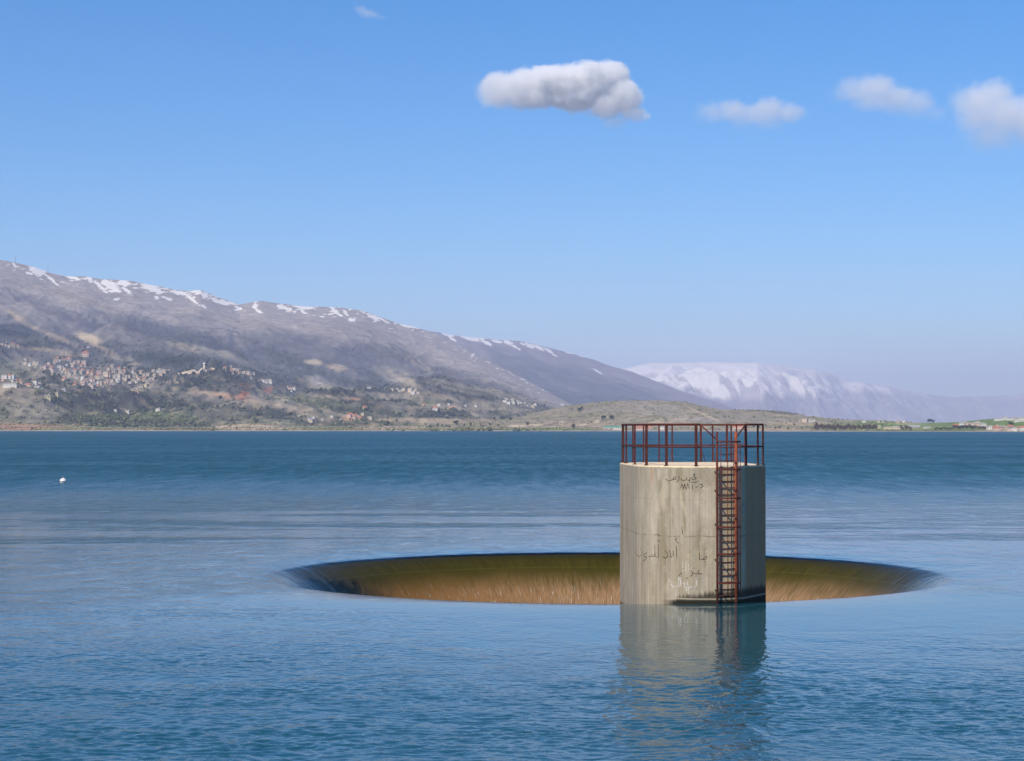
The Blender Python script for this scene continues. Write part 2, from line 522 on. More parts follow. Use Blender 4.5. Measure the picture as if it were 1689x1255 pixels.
# pour joint
wob = t.math('MULTIPLY', t.math('SUBTRACT', t.noise(p, 3.0, 3, 0.6), 0.5), 0.10)
for zj, s_, w_ in ((1.93, 0.55, 0.011), (3.02, 0.20, 0.010)):
    dj = t.math('ABSOLUTE', t.math('SUBTRACT', t.math('ADD', xyz[2], wob), zj))
    jm = t.mapr(dj, w_, w_ * 2.2, s_, 0.0)
    jm = t.math('MULTIPLY', jm, t.mapr(mott, 0.42, 0.55, 0.0, 1.0))
    c = t.mix(jm, c, (0.12, 0.10, 0.07))
def spot(xc, wx_, z0_, z1_, k, colr, c):
    m1 = t.mapr(t.math('ABSOLUTE', t.math('SUBTRACT', px_, xc)), wx_ * 0.3, wx_, 1.0, 0.0, True)
    m2 = t.math('MULTIPLY', t.mapr(xyz[2], z0_, z0_ + (z1_ - z0_) * 0.5, 0.0, 1.0, True), t.mapr(xyz[2], z1_, z1_ + 0.08, 1.0, 0.0, True))
    return t.mix(t.math('MULTIPLY', t.math('MULTIPLY', t.math('MULTIPLY', m1, m2), t.mapr(mott, 0.35, 0.6, 0.4, 1.0)), k), c, colr)
c = spot(4.20, 0.05, 3.35, 3.98, 0.75, (0.42, 0.20, 0.09), c)
c = spot(4.42, 0.06, 3.50, 3.90, 0.55, (0.66, 0.62, 0.52), c)
c = spot(4.62, 0.04, 3.55, 3.88, 0.45, (0.66, 0.62, 0.52), c)
c = spot(5.76, 0.16, 1.95, 3.35, 0.55, (0.66, 0.58, 0.44), c)
c = spot(5.50, 0.12, 2.75, 3.20, 0.45, (0.64, 0.56, 0.42), c)
c = spot(4.80, 0.05, 1.95, 2.75, 0.55, (0.20, 0.16, 0.09), c)
c = spot(5.15, 0.04, 1.95, 2.5, 0.45, (0.20, 0.16, 0.09), c)
c = spot(6.10, 0.03, 2.0, 3.3, 0.45, (0.40, 0.20, 0.10), c)
c = spot(5.55, 0.10, 0.75, 1.45, 0.35, (0.62, 0.55, 0.36), c)
c = spot(3.95, 0.05, 0.2, 1.9, 0.35, (0.22, 0.17, 0.10), c)
# formwork boards
brd = t.n('ShaderNodeTexWave'); brd.wave_type = 'BANDS'; brd.bands_direction = 'X'
brd.inputs['Scale'].default_value = 1.1; brd.inputs['Distortion'].default_value = 0.4
t.l(p, brd.inputs['Vector'])
c = t.mix(t.mapr(brd.outputs['Fac'], 0.93, 1.0, 0.0, 0.25), c, (0.2, 0.17, 0.12))
# black water-line growth with ragged top, pale line at the water
zr = t.math('ADD', xyz[2], t.math('MULTIPLY', t.math('SUBTRACT', stv2, 0.5), 0.35))
edge = t.math('ADD', t.mapr(xyz[0], 4.2, 5.0, -0.5, 0.14), t.mapr(xyz[0], 5.0, 6.6, 0.0, 0.20))
dd = t.math('SUBTRACT', edge, zr)
c = t.mix(t.mapr(dd, -0.10, 0.10, 0.0, 0.9, True), c, (0.035, 0.03, 0.022))
wl = t.mapr(t.math('ABSOLUTE', t.math('SUBTRACT', t.math('ADD', xyz[2], t.math('MULTIPLY', wob, 0.25)), 0.075)), 0.012, 0.028, 0.7, 0.0)
left_fade = t.mapr(xyz[0], 4.35, 5.0, 0.0, 1.0, True)
c = t.mix(t.math('MULTIPLY', wl, left_fade), c, (0.50, 0.44, 0.33))
bt = t.mapr(xyz[2], 0.0, 0.04, 0.9, 0.0)
c = t.mix(t.math('MULTIPLY', bt, left_fade), c, (0.02, 0.018, 0.012))
# pale ragged edge on top
rim_z = t.math('ADD', xyz[2], t.math('MULTIPLY', t.math('SUBTRACT', t.noise(p, 9.0, 4, 0.7), 0.5), 0.09))
c = t.mix(t.mapr(rim_z, RIM - 0.055, RIM - 0.035, 0.0, 1.0), c, (0.74, 0.60, 0.42))
bh = t.math('ADD', t.math('MULTIPLY', fine, 0.5), t.math('MULTIPLY', stv2, 0.5))
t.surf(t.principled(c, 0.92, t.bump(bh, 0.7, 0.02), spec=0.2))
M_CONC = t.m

tower = empty('tower', (CN.x, CN.y, 0))
tag(tower, 'tall concrete pier tower with rusty railing and caged ladder at the spillway rim', 'tower')
TW = Vector((CN.x, CN.y, 0))
def tobj(name, bm, mat, parent=None, smooth=False):
    par = parent or tower
    o = bm_obj(name, bm, mat, par, smooth)
    if par is tower or True:
        o.matrix_parent_inverse = Matrix.Translation(-TW)
    return o
# body: subdivided prism with slightly rough top edge and a chamfer
bm = bmesh.new()
pts = []
for i in range(len(OUT)):
    a, b = OUT[i], OUT[(i + 1) % len(OUT)]
    k = max(1, int((b - a).length / 0.06))
    for j in range(k): pts.append(a + (b - a) * j / k)
zs = [-4.0, 0.0, 1.0, 2.0, 3.0, RIM - 0.05]
rnd = random.Random(3)
cen = CN + AX * 2.0
rows = []
for z in zs:
    rows.append([bm.verts.new((q_.x, q_.y, z)) for q_ in pts])
jit = [rnd.random() for _ in pts]
topo = []
for i, q_ in enumerate(pts):
    inn = (cen - q_).normalized() * (0.012 + 0.022 * jit[i])
    topo.append(bm.verts.new((q_.x + inn.x, q_.y + inn.y, RIM - 0.014 * rnd.random())))
rows.append(topo)
rows.append([bm.verts.new((q_.x + (cen - q_).normalized().x * 0.16, q_.y + (cen - q_).normalized().y * 0.16, RIM)) for q_ in pts])
for A, B in zip(rows[:-1], rows[1:]):
    for i in range(len(A)):
        j = (i + 1) % len(A)
        bm.faces.new((A[i], A[j], B[j], B[i]))
bm.faces.new(rows[-1])
bmesh.ops.recalc_face_normals(bm, faces=bm.faces)
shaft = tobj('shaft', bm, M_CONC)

# rust
t = NT('rusted_steel')
p = t.pos()
n = t.noise(p, 6.0, 6, 0.7); n2 = t.noise(p, 30.0, 4, 0.7)
c = t.mix(t.mapr(n, 0.35, 0.65), (0.070, 0.018, 0.014), (0.135, 0.034, 0.024))
c = t.mix(t.mapr(n2, 0.5, 0.75, 0.0, 0.7), c, (0.06, 0.024, 0.02))
t.surf(t.principled(c, 0.8, t.bump(n2, 0.5, 0.004), spec=0.3))
M_RUST = t.m
t = NT('orange_rusted_steel')
p = t.pos()
n = t.noise(p, 5.0, 6, 0.7); n2 = t.noise(p, 30.0, 4, 0.7)
c = t.mix(t.mapr(n, 0.35, 0.65), (0.16, 0.032, 0.018), (0.34, 0.095, 0.040))
c = t.mix(t.mapr(n2, 0.52, 0.75, 0.0, 0.5), c, (0.10, 0.03, 0.02))
t.surf(t.principled(c, 0.8, t.bump(n2, 0.5, 0.004), spec=0.3))
M_RUST2 = t.m

# railing --------------------------------------------------------------
RO = outline(RN - 0.07)
def rail_at(xpx, rear=False):
    """point of the rail outline seen at photo column xpx (front or rear half)"""
    hits = []
    n = len(RO)
    for i in range(n):
        a, b = RO[i], RO[(i + 1) % n]
        for k in range(60):
            q_ = a + (b - a) * k / 60
            X = 844.5 + F * q_.x / q_.y
            hits.append((abs(X - xpx), q_.y, q_))
    hits = sorted(hits, key=lambda h: h[0])[:10]
    hits = [h for h in hits if h[0] < hits[0][0] + 1.5]
    return (max if rear else min)(hits, key=lambda h: h[1])[2].copy()
RT = RIM + 1.235; RMID = RIM + 0.56
railing = empty('railing', (0, 0, 0)); railing.parent = tower; railing.matrix_parent_inverse = Matrix.Translation(-TW)
def robj(name, bm, mat=M_RUST):
    return bm_obj(name, bm, mat, railing)
front = [1065, 1097.5, 1146.5, 1231, 1252]
for x in (1026, 1032, 1046, 1065, 1098, 1146.5, 1231, 1251, 1258):
    q_ = rail_at(x)
    bm = bmesh.new()
    w = 0.066 if x in (1026, 1065, 1098, 1146.5, 1231) else 0.045
    box(bm, (q_.x, q_.y, (RIM - 0.01 + RT) / 2), (w, w, RT - RIM + 0.01), R(15))
    box(bm, (q_.x, q_.y, RIM + 0.008), (0.12, 0.12, 0.016), R(15))
    robj('post', bm)
for x in (1043, 1061, 1087, 1108, 1156, 1176, 1200, 1207, 1216):
    q_ = rail_at(x, True)
    bm = bmesh.new()
    w = 0.06 if x in (1156, 1200, 1219) else 0.04
    box(bm, (q_.x, q_.y, (RIM - 0.01 + RT) / 2), (w, w, RT - RIM + 0.01), R(10))
    box(bm, (q_.x, q_.y, RIM + 0.008), (0.12, 0.12, 0.016), R(10))
    robj('post', bm)
# loose knee braces at the foot of a few rear posts
for x, dx in ((1108, -6), (1156, 8), (1176, 5)):
    q_ = rail_at(x, True); q2 = rail_at(x + dx, True)
    bm = bmesh.new(); tube(bm, [(q_.x, q_.y, RIM + 0.45), (q2.x, q2.y, RIM)], 0.010, 6); robj('brace', bm)

# path of the rails: from the post left of the ladder, round the left side and rear, to the post right of it
pL = rail_at(1153); pR = rail_at(1231)
dense = []
n = len(RO)
for i in range(n):
    a, b = RO[i], RO[(i + 1) % n]
    k = max(1, int((b - a).length / 0.05))
    for j in range(k): dense.append(a + (b - a) * j / k)
def near_i(q_): return min(range(len(dense)), key=lambda i: (dense[i] - q_).length)
iL, iR = near_i(pL), near_i(pR)
def path(i0, i1, step):
    r_ = [i0]
    i = i0
    while i != i1:
        i = (i + step) % len(dense); r_.append(i)
    return [dense[k] for k in r_]
cand = [path(iR, iL, 1), path(iR, iL, -1)]
loop = max(cand, key=len)
corner = [loop[0]] + [loop[i] for i in range(1, len(loop) - 1) if (loop[i] - loop[i - 1]).normalized().dot((loop[i + 1] - loop[i]).normalized()) < 0.9999] + [loop[-1]]
short = min(cand, key=len)
corner2 = [short[0]] + [short[i] for i in range(1, len(short) - 1) if (short[i] - short[i - 1]).normalized().dot((short[i + 1] - short[i]).normalized()) < 0.9999] + [short[-1]]
bm = bmesh.new(); tube(bm, [(q_.x, q_.y, RT) for q_ in corner], 0.030, 8); robj('top_rail', bm)
bm = bmesh.new(); tube(bm, [(q_.x, q_.y, RMID) for q_ in corner], 0.024, 8); robj('middle_rail', bm)

# ladder ----------------------------------------------------------------
ladder = empty('ladder', (0, 0, 0)); ladder.parent = tower; ladder.matrix_parent_inverse = Matrix.Translation(-TW)
tA, tB = nose(15.1), nose(37.6)
fdir = (tB - tA).normalized()
fn_ = Vector((fdir.y, -fdir.x))
if fn_.dot(tc) < 0: fn_ = -fn_
SO = 0.14
def lad(s, d, z):   # s along face from its centre, d out of the wall
    c_ = (tA + tB) / 2 + fdir * s + fn_ * d
    return Vector((c_.x, c_.y, z))
def s_for(xp, d):
    best = min(((abs(844.5 + F * lad(s / 200, d, 0).x / lad(s / 200, d, 0).y - xp)), s / 200) for s in range(-160, 160))
    return best[1]
sL, sR = s_for(1182.5, SO), s_for(1213.5, SO)
for s_, rr_, mt in ((sL, 0.034, M_RUST), (sR, 0.045, M_RUST2)):
    bm = bmesh.new()
    tube(bm, [lad(s_, SO, -0.6), lad(s_, SO, 1.2), lad(s_, SO, 3.0), lad(s_, SO, 5.05)], rr_, 8)
    bm_obj('stringer', bm, mt, ladder)
z = 0.18; k = 0
while z < 4.75:
    bm = bmesh.new()
    sag = rnd.uniform(-0.012, 0.012)
    tube(bm, [lad(sL, SO, z), lad((sL + sR) / 2, SO, z + sag), lad(sR, SO, z)], 0.014, 6)
    bm_obj('rung', bm, M_RUST, ladder)
    z += 0.2
CD = 0.60
cm = (sL + sR) / 2; hw = (sR - sL) / 2
def hoop_pts(zz_, tilt=0.0):
    P_ = [lad(sL - 0.02, SO, zz_)]
    for k in range(0, 13):
        a = math.pi * k / 12
        P_.append(lad(cm - math.cos(a) * (hw + 0.05), SO + 0.12 + math.sin(a) * (CD - SO - 0.12), zz_ + tilt * math.sin(a)))
    P_.append(lad(sR + 0.02, SO, zz_))
    return P_
HZ = [4.755, 3.93, 3.09, 2.24, 1.44, 0.576]
for zz_ in HZ:
    bm = bmesh.new()
    P_ = hoop_pts(zz_, rnd.uniform(-0.01, 0.01))
    for i in range(len(P_) - 1):
        a, b = P_[i], P_[i + 1]
        if (b - a).length < 1e-4: continue
    # flat strap: an upright strip with thickness
    hh, tt = 0.024, 0.005
    ring = []
    for i, q_ in enumerate(P_):
        ta = (P_[min(i + 1, len(P_) - 1)] - P_[max(i - 1, 0)]).normalized()
        nn = Vector((ta.y, -ta.x, 0)).normalized() * tt
        ring.append([bm.verts.new(q_ + nn + Vector((0, 0, hh))), bm.verts.new(q_ - nn + Vector((0, 0, hh))), bm.verts.new(q_ - nn - Vector((0, 0, hh))), bm.verts.new(q_ + nn - Vector((0, 0, hh)))])
    for A, B in zip(ring[:-1], ring[1:]):
        for k in range(4): bm.faces.new((A[k], A[(k + 1) % 4], B[(k + 1) % 4], B[k]))
    bm.faces.new(ring[0]); bm.faces.new(ring[-1][::-1])
    bmesh.ops.recalc_face_normals(bm, faces=bm.faces)
    bm_obj('cage_hoop', bm, M_RUST, ladder)
for a_ in (28, 62, 90, 118, 152):
    a = R(a_)
    bm = bmesh.new()
    s_, d_ = cm - math.cos(a) * (hw + 0.05), SO + 0.12 + math.sin(a) * (CD - SO - 0.12) - 0.012
    tube(bm, [lad(s_, d_, HZ[-1] - 0.35), lad(s_, d_, 2.2), lad(s_, d_, HZ[0])], 0.013, 6)
    bm_obj('cage_bar', bm, M_RUST, ladder)
for zz_ in (0.35, 1.25, 2.3, 3.3, 3.85):
    for s_ in (sL, sR):
        bm = bmesh.new(); tube(bm, [lad(s_, -0.02, zz_), lad(s_, SO, zz_)], 0.016, 6); bm_obj('wall_bracket', bm, M_RUST, ladder)
# slanting hand rails from the railing down to the stringers
tl = lad(sL, SO, 4.80); trr = lad(sR, SO, 4.86)
bm = bmesh.new(); tube(bm, [(pL.x, pL.y, RT), tuple(tl)], 0.022, 8); robj('hand_rail', bm)
bm = bmesh.new(); tube(bm, [(pR.x, pR.y, RT), tuple(trr)], 0.022, 8); robj('hand_rail', bm)
bm = bmesh.new(); tube(bm, [tuple(lad(sL, SO, RMID)), (pL.x, pL.y, RMID)], 0.018, 8); robj('hand_rail', bm)
bm = bmesh.new(); tube(bm, [tuple(lad(sR, SO, RMID)), (pR.x, pR.y, RMID)], 0.018, 8); robj('hand_rail', bm)

# graffiti: painted strokes, a film of paint just proud of the wall ------
Z1 = (980, 680, 5.278); Z2 = (980, 860, 5.278)
dark_strokes = [
 (Z1, [(620,575),(635,590),(655,597),(675,590),(682,572)]), (Z1, [(650,612),(656,614)]), (Z1, [(682,590),(692,585),(694,558)]),
 (Z1, [(692,586),(707,583),(711,560)]), (Z1, [(737,545),(741,575),(732,597),(716,606)]), (Z1, [(735,524),(739,527)]),
 (Z1, [(755,575),(760,591),(785,592),(806,585),(803,563)]), (Z1, [(783,550),(788,552)]),
 (Z1, [(812,591),(830,590),(838,570),(852,572),(852,590),(884,580),(891,568)]), (Z1, [(836,603),(846,611)]),
 (Z1, [(858,541),(876,535),(870,554),(861,560),(886,571)]), (Z1, [(848,611),(905,603)]), (Z1, [(825,600),(832,596),(826,591)]),
 (Z1, [(752,660),(766,620),(779,667),(789,620),(800,672)]), (Z1, [(803,667),(815,618),(829,668)]),
 (Z1, [(851,625),(859,672)]), (Z1, [(884,657),(906,640)]), (Z1, [(918,626),(938,628),(946,646),(926,657)]),
 (Z2, [(360,235),(357,265),(370,295),(395,306),(412,291),(419,260)]), (Z2, [(402,243),(409,247)]),
 (Z2, [(462,272),(440,282),(432,300),(446,312),(458,300),(452,325),(430,346)]),
 (Z2, [(475,300),(490,311),(506,300),(500,283)]), (Z2, [(506,302),(522,305),(527,280)]),
 (Z2, [(529,203),(531,300),(548,312)]), (Z2, [(559,198),(561,316)]), (Z2, [(568,158),(555,170),(569,184)]),
 (Z2, [(597,300),(605,316),(627,319),(641,300),(635,270),(614,254)]), (Z2, [(655,250),(667,290),(660,312)]), (Z2, [(686,253),(691,290),(668,314)]),
 (Z2, [(716,208),(719,322)]), (Z2, [(722,145),(706,155),(712,170),(737,190)]),
 (Z2, [(915,270),(918,330),(950,331),(975,326),(986,314),(974,304),(955,316),(950,331)]), (Z2, [(958,246),(964,243)]), (Z2, [(972,232),(978,234)]), (Z2, [(956,350),(966,349)]),
 (Z2, [(548,108),(569,124),(565,136)]), (Z2, [(762,45),(771,110)]),
 (Z2, [(738,470),(752,458),(766,438)]), (Z2, [(838,425),(858,445),(850,470),(830,487)]), (Z2, [(858,445),(880,457),(905,456),(911,423)]),
 (Z2, [(910,456),(942,455)]), (Z2, [(818,489),(799,496)]), (Z2, [(1130-300,260),(838,268)]), (Z2, [(855,408),(862,402),(870,410)]),
]
light_strokes = [
 (Z2, [(643,520),(655,512),(668,545),(690,571),(735,566),(738,488)], .9), (Z2, [(752,488),(755,572)], .9),
 (Z2, [(775,530),(790,550),(784,570),(802,575),(815,560),(812,525)], .9), (Z2, [(820,571),(888,570),(893,488)], .9),
 (Z2, [(800,580),(805,601),(820,600),(822,580)], .9), (Z2, [(712,600),(713,650)], .5), (Z2, [(821,600),(822,630)], .5),
 (Z2, [(770,350),(772,440)], .4), (Z2, [(800,345),(800,450)], .4), (Z2, [(820,360),(822,430)], .4), (Z2, [(645,505),(652,500)], .6),
]
grey_strokes = [
 (Z1, [(1292,786),(1326,786),(1328,900),(1326,1050)], .4), (Z1, [(1278,802),(1308,802),(1310,870),(1270,872)], .5),
 (Z1, [(1296,900),(1300,960)], .4), (Z1, [(1300,1000),(1325,1010)], .3), (Z2, [(1315,160),(1312,215)], .3),
]
def stroke_bm(bm, Zr, pts, w):
    P_ = []
    for (a, b) in zip(pts[:-1], pts[1:]):
        k = max(2, int(math.hypot(b[0] - a[0], b[1] - a[1]) / 6))
        for j in range(k): P_.append((a[0] + (b[0] - a[0]) * j / k, a[1] + (b[1] - a[1]) * j / k))
    P_.append(pts[-1])
    hit = []
    for (X, Y) in P_:
        h_ = inside_tower_ray(Zr[0] + X / Zr[2], Zr[1] + Y / Zr[2])
        if h_: hit.append(h_)
    ring = []
    for i, (q_, nr) in enumerate(hit):
        ta = (hit[min(i + 1, len(hit) - 1)][0] - hit[max(i - 1, 0)][0])
        if ta.length < 1e-6: continue
        ta.normalize()
        sd_ = ta.cross(nr).normalized() * (w * rnd.uniform(0.7, 1.15))
        o_ = q_ + nr * 0.004
        ring.append((bm.verts.new(o_ + sd_), bm.verts.new(o_ - sd_)))
    for A, B in zip(ring[:-1], ring[1:]):
        bm.faces.new((A[0], A[1], B[1], B[0]))
def paint_mat(name, c, gap):
    t = NT(name)
    p = t.pos(); n = t.noise(p, 25.0, 4, 0.7)
    b = t.principled(c, 0.8, spec=0.2)
    tr_ = t.n('ShaderNodeBsdfTransparent')
    t.surf(t.mixs(t.mapr(n, gap, gap + 0.12, 0.15, 0.95), tr_.outputs[0], b))
    return t.m
M_INK = paint_mat('faded_black_paint', (0.06, 0.05, 0.035), 0.38)
M_WHT = paint_mat('white_paint', (0.64, 0.60, 0.52), 0.40)
M_GRY = paint_mat('chalk', (0.30, 0.29, 0.27), 0.36)
for lo_i, hi_i, lab_ in ((0, 13, 'top line of black handwriting high on the pier wall'), (13, 18, 'black zigzag letters and numerals under the top line'),
                         (18, 31, 'long middle line of black handwriting across the pier wall'), (31, 37, 'short black word and stray marks at the right of the middle line'), (37, 99, 'lowest black handwriting just above the white letters')):
    bm = bmesh.new()
    for Zr, pts_ in dark_strokes[lo_i:hi_i]: stroke_bm(bm, Zr, pts_, 0.0110)
    g = tobj('graffiti', bm, M_INK); g['label'] = lab_
bm = bmesh.new()
for Zr, pts_, w in light_strokes: stroke_bm(bm, Zr, pts_, 0.02 * w + 0.006)
g = tobj('graffiti', bm, M_WHT); g['label'] = 'handwritten white paint letters low on the pier wall'
bm = bmesh.new()
for Zr, pts_, w in grey_strokes: stroke_bm(bm, Zr, pts_, 0.02 * w + 0.004)
g = tobj('graffiti', bm, M_GRY); g['label'] = 'pale chalky outline on the shaded side of the pier'

# ================================================================== TERRAIN
def interp(tab, x):
    xs_, ys_ = zip(*tab)
    return np.interp(x, xs_, ys_)
RA = [(-1600,520),(-1200,470),(-700,440),(-300,425),(-100,420),(0,428),(15,431),(30,434),(55,440),(80,449),(110,455),(140,455),(165,460),(190,461),(215,463),(250,470),(290,478),(310,480),(330,478),(345,484),(360,490),(395,502),(415,498),(430,496),(445,498),(460,500),(500,505),(530,506),(560,507),(600,513),(630,524),(655,533),(680,538),(700,544),(720,551),(760,572),(800,592),(840,612),(880,633),(920,655),(960,676),(1000,692),(1060,702),(1400,706)]
RB = [(-100,600),(400,560),(560,545),(680,543),(725,548),(740,552),(780,557),(800,558),(830,561),(855,562),(880,567),(920,577),(940,582),(960,588),(980,593),(1000,601),(1020,607),(1040,612),(1090,632),(1115,642),(1140,650),(1180,662),(1215,674),(1260,688),(1320,700),(1500,705)]
RC = [(600,650),(850,640),(950,620),(1035,607),(1055,602),(1070,599),(1110,599),(1170,597),(1200,598),(1250,598),(1280,601),(1305,603),(1330,609),(1345,608),(1370,616),(1400,627),(1420,630),(1440,634),(1470,636),(1500,644),(1520,648),(1560,654),(1600,655),(1640,652),(1689,650),(1800,642),(2000,650),(2500,655)]
RF = [(-1600,698),(-700,700),(0,699),(60,700),(100,703),(180,706),(250,707),(330,706),(370,701),(400,699),(440,698.5),(480,703),(520,706.5),(600,705),(640,702),(700,702),(740,702),(800,699),(840,692),(880,682),(910,675),(940,669),(975,665),(1010,662),(1040,661),(1080,661),(1110,662),(1130,664),(1150,668),(1175,674),(1190,678),(1215,677),(1240,676),(1260,676.5),(1300,680),(1320,685),(1340,690),(1380,693),(1440,694),(1500,698),(1560,698),(1600,694),(1640,690),(1689,688),(1760,690),(2400,698)]
def shoreD(x): return np.interp(x, [-700, 0, 500, 900, 1300, 1689, 2400], [3200, 3350, 3350, 3200, 2900, 2500, 2400])

def terrain(name, ridge, D0f, D1f, rows, x0, x1, cols, shape, amp, nz, seed, back, base=-3.0):
    xs_ = np.linspace(x0, x1, cols)
    tt = np.linspace(0, 1, rows)
    nb = 24
    tb = np.linspace(0, 1, nb + 1)[1:]
    X_, T_ = np.meshgrid(xs_, np.concatenate([tt, 1 + tb]), indexing='xy')
    D0 = D0f(X_); D1 = D1f(X_)
    Tc = np.minimum(T_, 1)
    D = D0 + (D1 - D0) * Tc ** 1.0 + np.maximum(T_ - 1, 0) * back
    U = (X_ - 844.5) / F
    WX = U * D; WY = D
    ry = interp(ridge, X_)
    # small raggedness of the skyline
    ker = np.ones(151) / 151.0
    rs = np.convolve(np.pad(interp(ridge, xs_), 75, mode='edge'), ker, mode='valid')[None, :]
    rs = np.broadcast_to(rs, ry.shape)
    wgt = sstep(0.55, 1.0, Tc)
    Zr = H + (HY - (ry * wgt + rs * (1 - wgt))) / F * D1
    s = shape(Tc)
    Z_ = base + (Zr - base) * s
    k = nz
    n_ = ridged(WX / (k * 0.8) + 0.25 * fbm(WX / k, WY / k, 2, seed + 7), WY / (k * 2.3), 6, seed, 0.52)
    n2_ = fbm(WX / (k * 0.22), WY / (k * 0.22), 4, seed + 20, 0.55)
    env = np.sin(np.clip(Tc, 0, 1) ** 0.8 * np.pi) ** 1.1
    Z_ = Z_ + amp * env * ((n_ - 0.25) + 0.25 * n2_) * np.clip(Zr, 5, None) / max(1.0, float(np.max(Zr)))
    Z_ = Z_ + amp * 0.012 * n2_ * sstep(0.85, 1, Tc)
    Tb = np.maximum(T_ - 1, 0)
    Z_ = Z_ * (1 - sstep(0, 1, Tb)) + np.where(Tb > 0, (base - 6) * sstep(0, 1, Tb), 0)
    me = grid_mesh(name, np.stack([WX, WY, Z_], -1)[:, ::1], True)
    PX, PY = to_px(WX, WY, Z_)
    return me, WX, WY, Z_, PX, PY, ry

def ell(PX, PY, cx, cy, rx, ry_, ang, wob, soft=0.35):
    a = R(ang)
    dx, dy = PX - cx, PY - cy
    u = (dx * math.cos(a) + dy * math.sin(a)) / rx
    v = (-dx * math.sin(a) + dy * math.cos(a)) / ry_
    d = np.sqrt(u * u + v * v) + wob
    return 1 - sstep(1 - soft, 1 + soft, d)
def blend(C, m, c): return C * (1 - m[..., None]) + np.array(c) * m[..., None]

K = dict(rock=(0.33, 0.295, 0.27), heath=(0.070, 0.078, 0.098), scrub=(0.068, 0.080, 0.080), wood=(0.034, 0.045, 0.036), dwood=(0.022, 0.034, 0.036),
         green=(0.110, 0.125, 0.062), lgreen=(0.14, 0.21, 0.055), tan=(0.46, 0.36, 0.24), ltan=(0.55, 0.45, 0.31), soil=(0.46, 0.24, 0.14), red=(0.50, 0.17, 0.09),
         grey=(0.30, 0.27, 0.21), snow=(1.35, 1.28, 1.12))

# terrain material: vertex colours carry the cover, nodes add finer grain
def terr_mat(name, s1, s2, bumpd):
    t = NT(name)
    a = t.n('ShaderNodeVertexColor'); a.layer_name = 'albedo'
    p = t.pos()
    n1 = t.noise(t.scaled(p, (1, 1, 1)), s1, 6, 0.7)
    n2 = t.noise(p, s2, 4, 0.7)
    g_ = t.math('MULTIPLY', t.mapr(n1, 0.25, 0.75, 0.62, 1.38), t.mapr(n2, 0.25, 0.75, 0.75, 1.25))
    lum = t.math('MULTIPLY', g_, 1.0)
    sc = t.vmath('SCALE', a.outputs[0], scale=lum)
    cl = t.vmath('MINIMUM', sc, (0.92, 0.89, 0.83))
    return t.surf(t.principled(cl, 0.95, t.bump(n1, 1.0, bumpd), spec=0.05))

# --- A: the near range
meA, AX_, AY_, AZ_, APX, APY, Ary = terrain('mountains', RA, lambda x: shoreD(x) + 30, lambda x: np.interp(x, [-700, 0, 700, 1000, 1400], [8600, 9300, 10800, 9000, 6500]), 400, -1500, 1400, 1940,
    lambda T: 0.08 * T + 0.26 * T ** 1.5 + 0.66 * T ** 2.2, 270, 1250.0, 3, 3500)
w1_ = fbm(AX_ / 220, AY_ / 300, 5, 40, 0.6); w2_ = fbm(AX_ / 60, AY_ / 90, 4, 50, 0.6); w3_ = fbm(AX_ / 900, AY_ / 900, 4, 60)
rel = (APY - Ary) / (711 - Ary) + 0.10 * w1_ + 0.15 * w3_
C = np.zeros(AX_.shape + (3,)) + np.array(K['rock'])
C = blend(C, sstep(0.18, 0.42, rel) * 0.85, K['heath'])
C = blend(C, sstep(0.40, 0.60, rel) * 0.6, K['scrub'])
C = blend(C, sstep(0.55, 0.72, rel) * 0.55, K['grey'])
C = blend(C, sstep(0.70, 0.85, rel) * 0.55, K['green'])
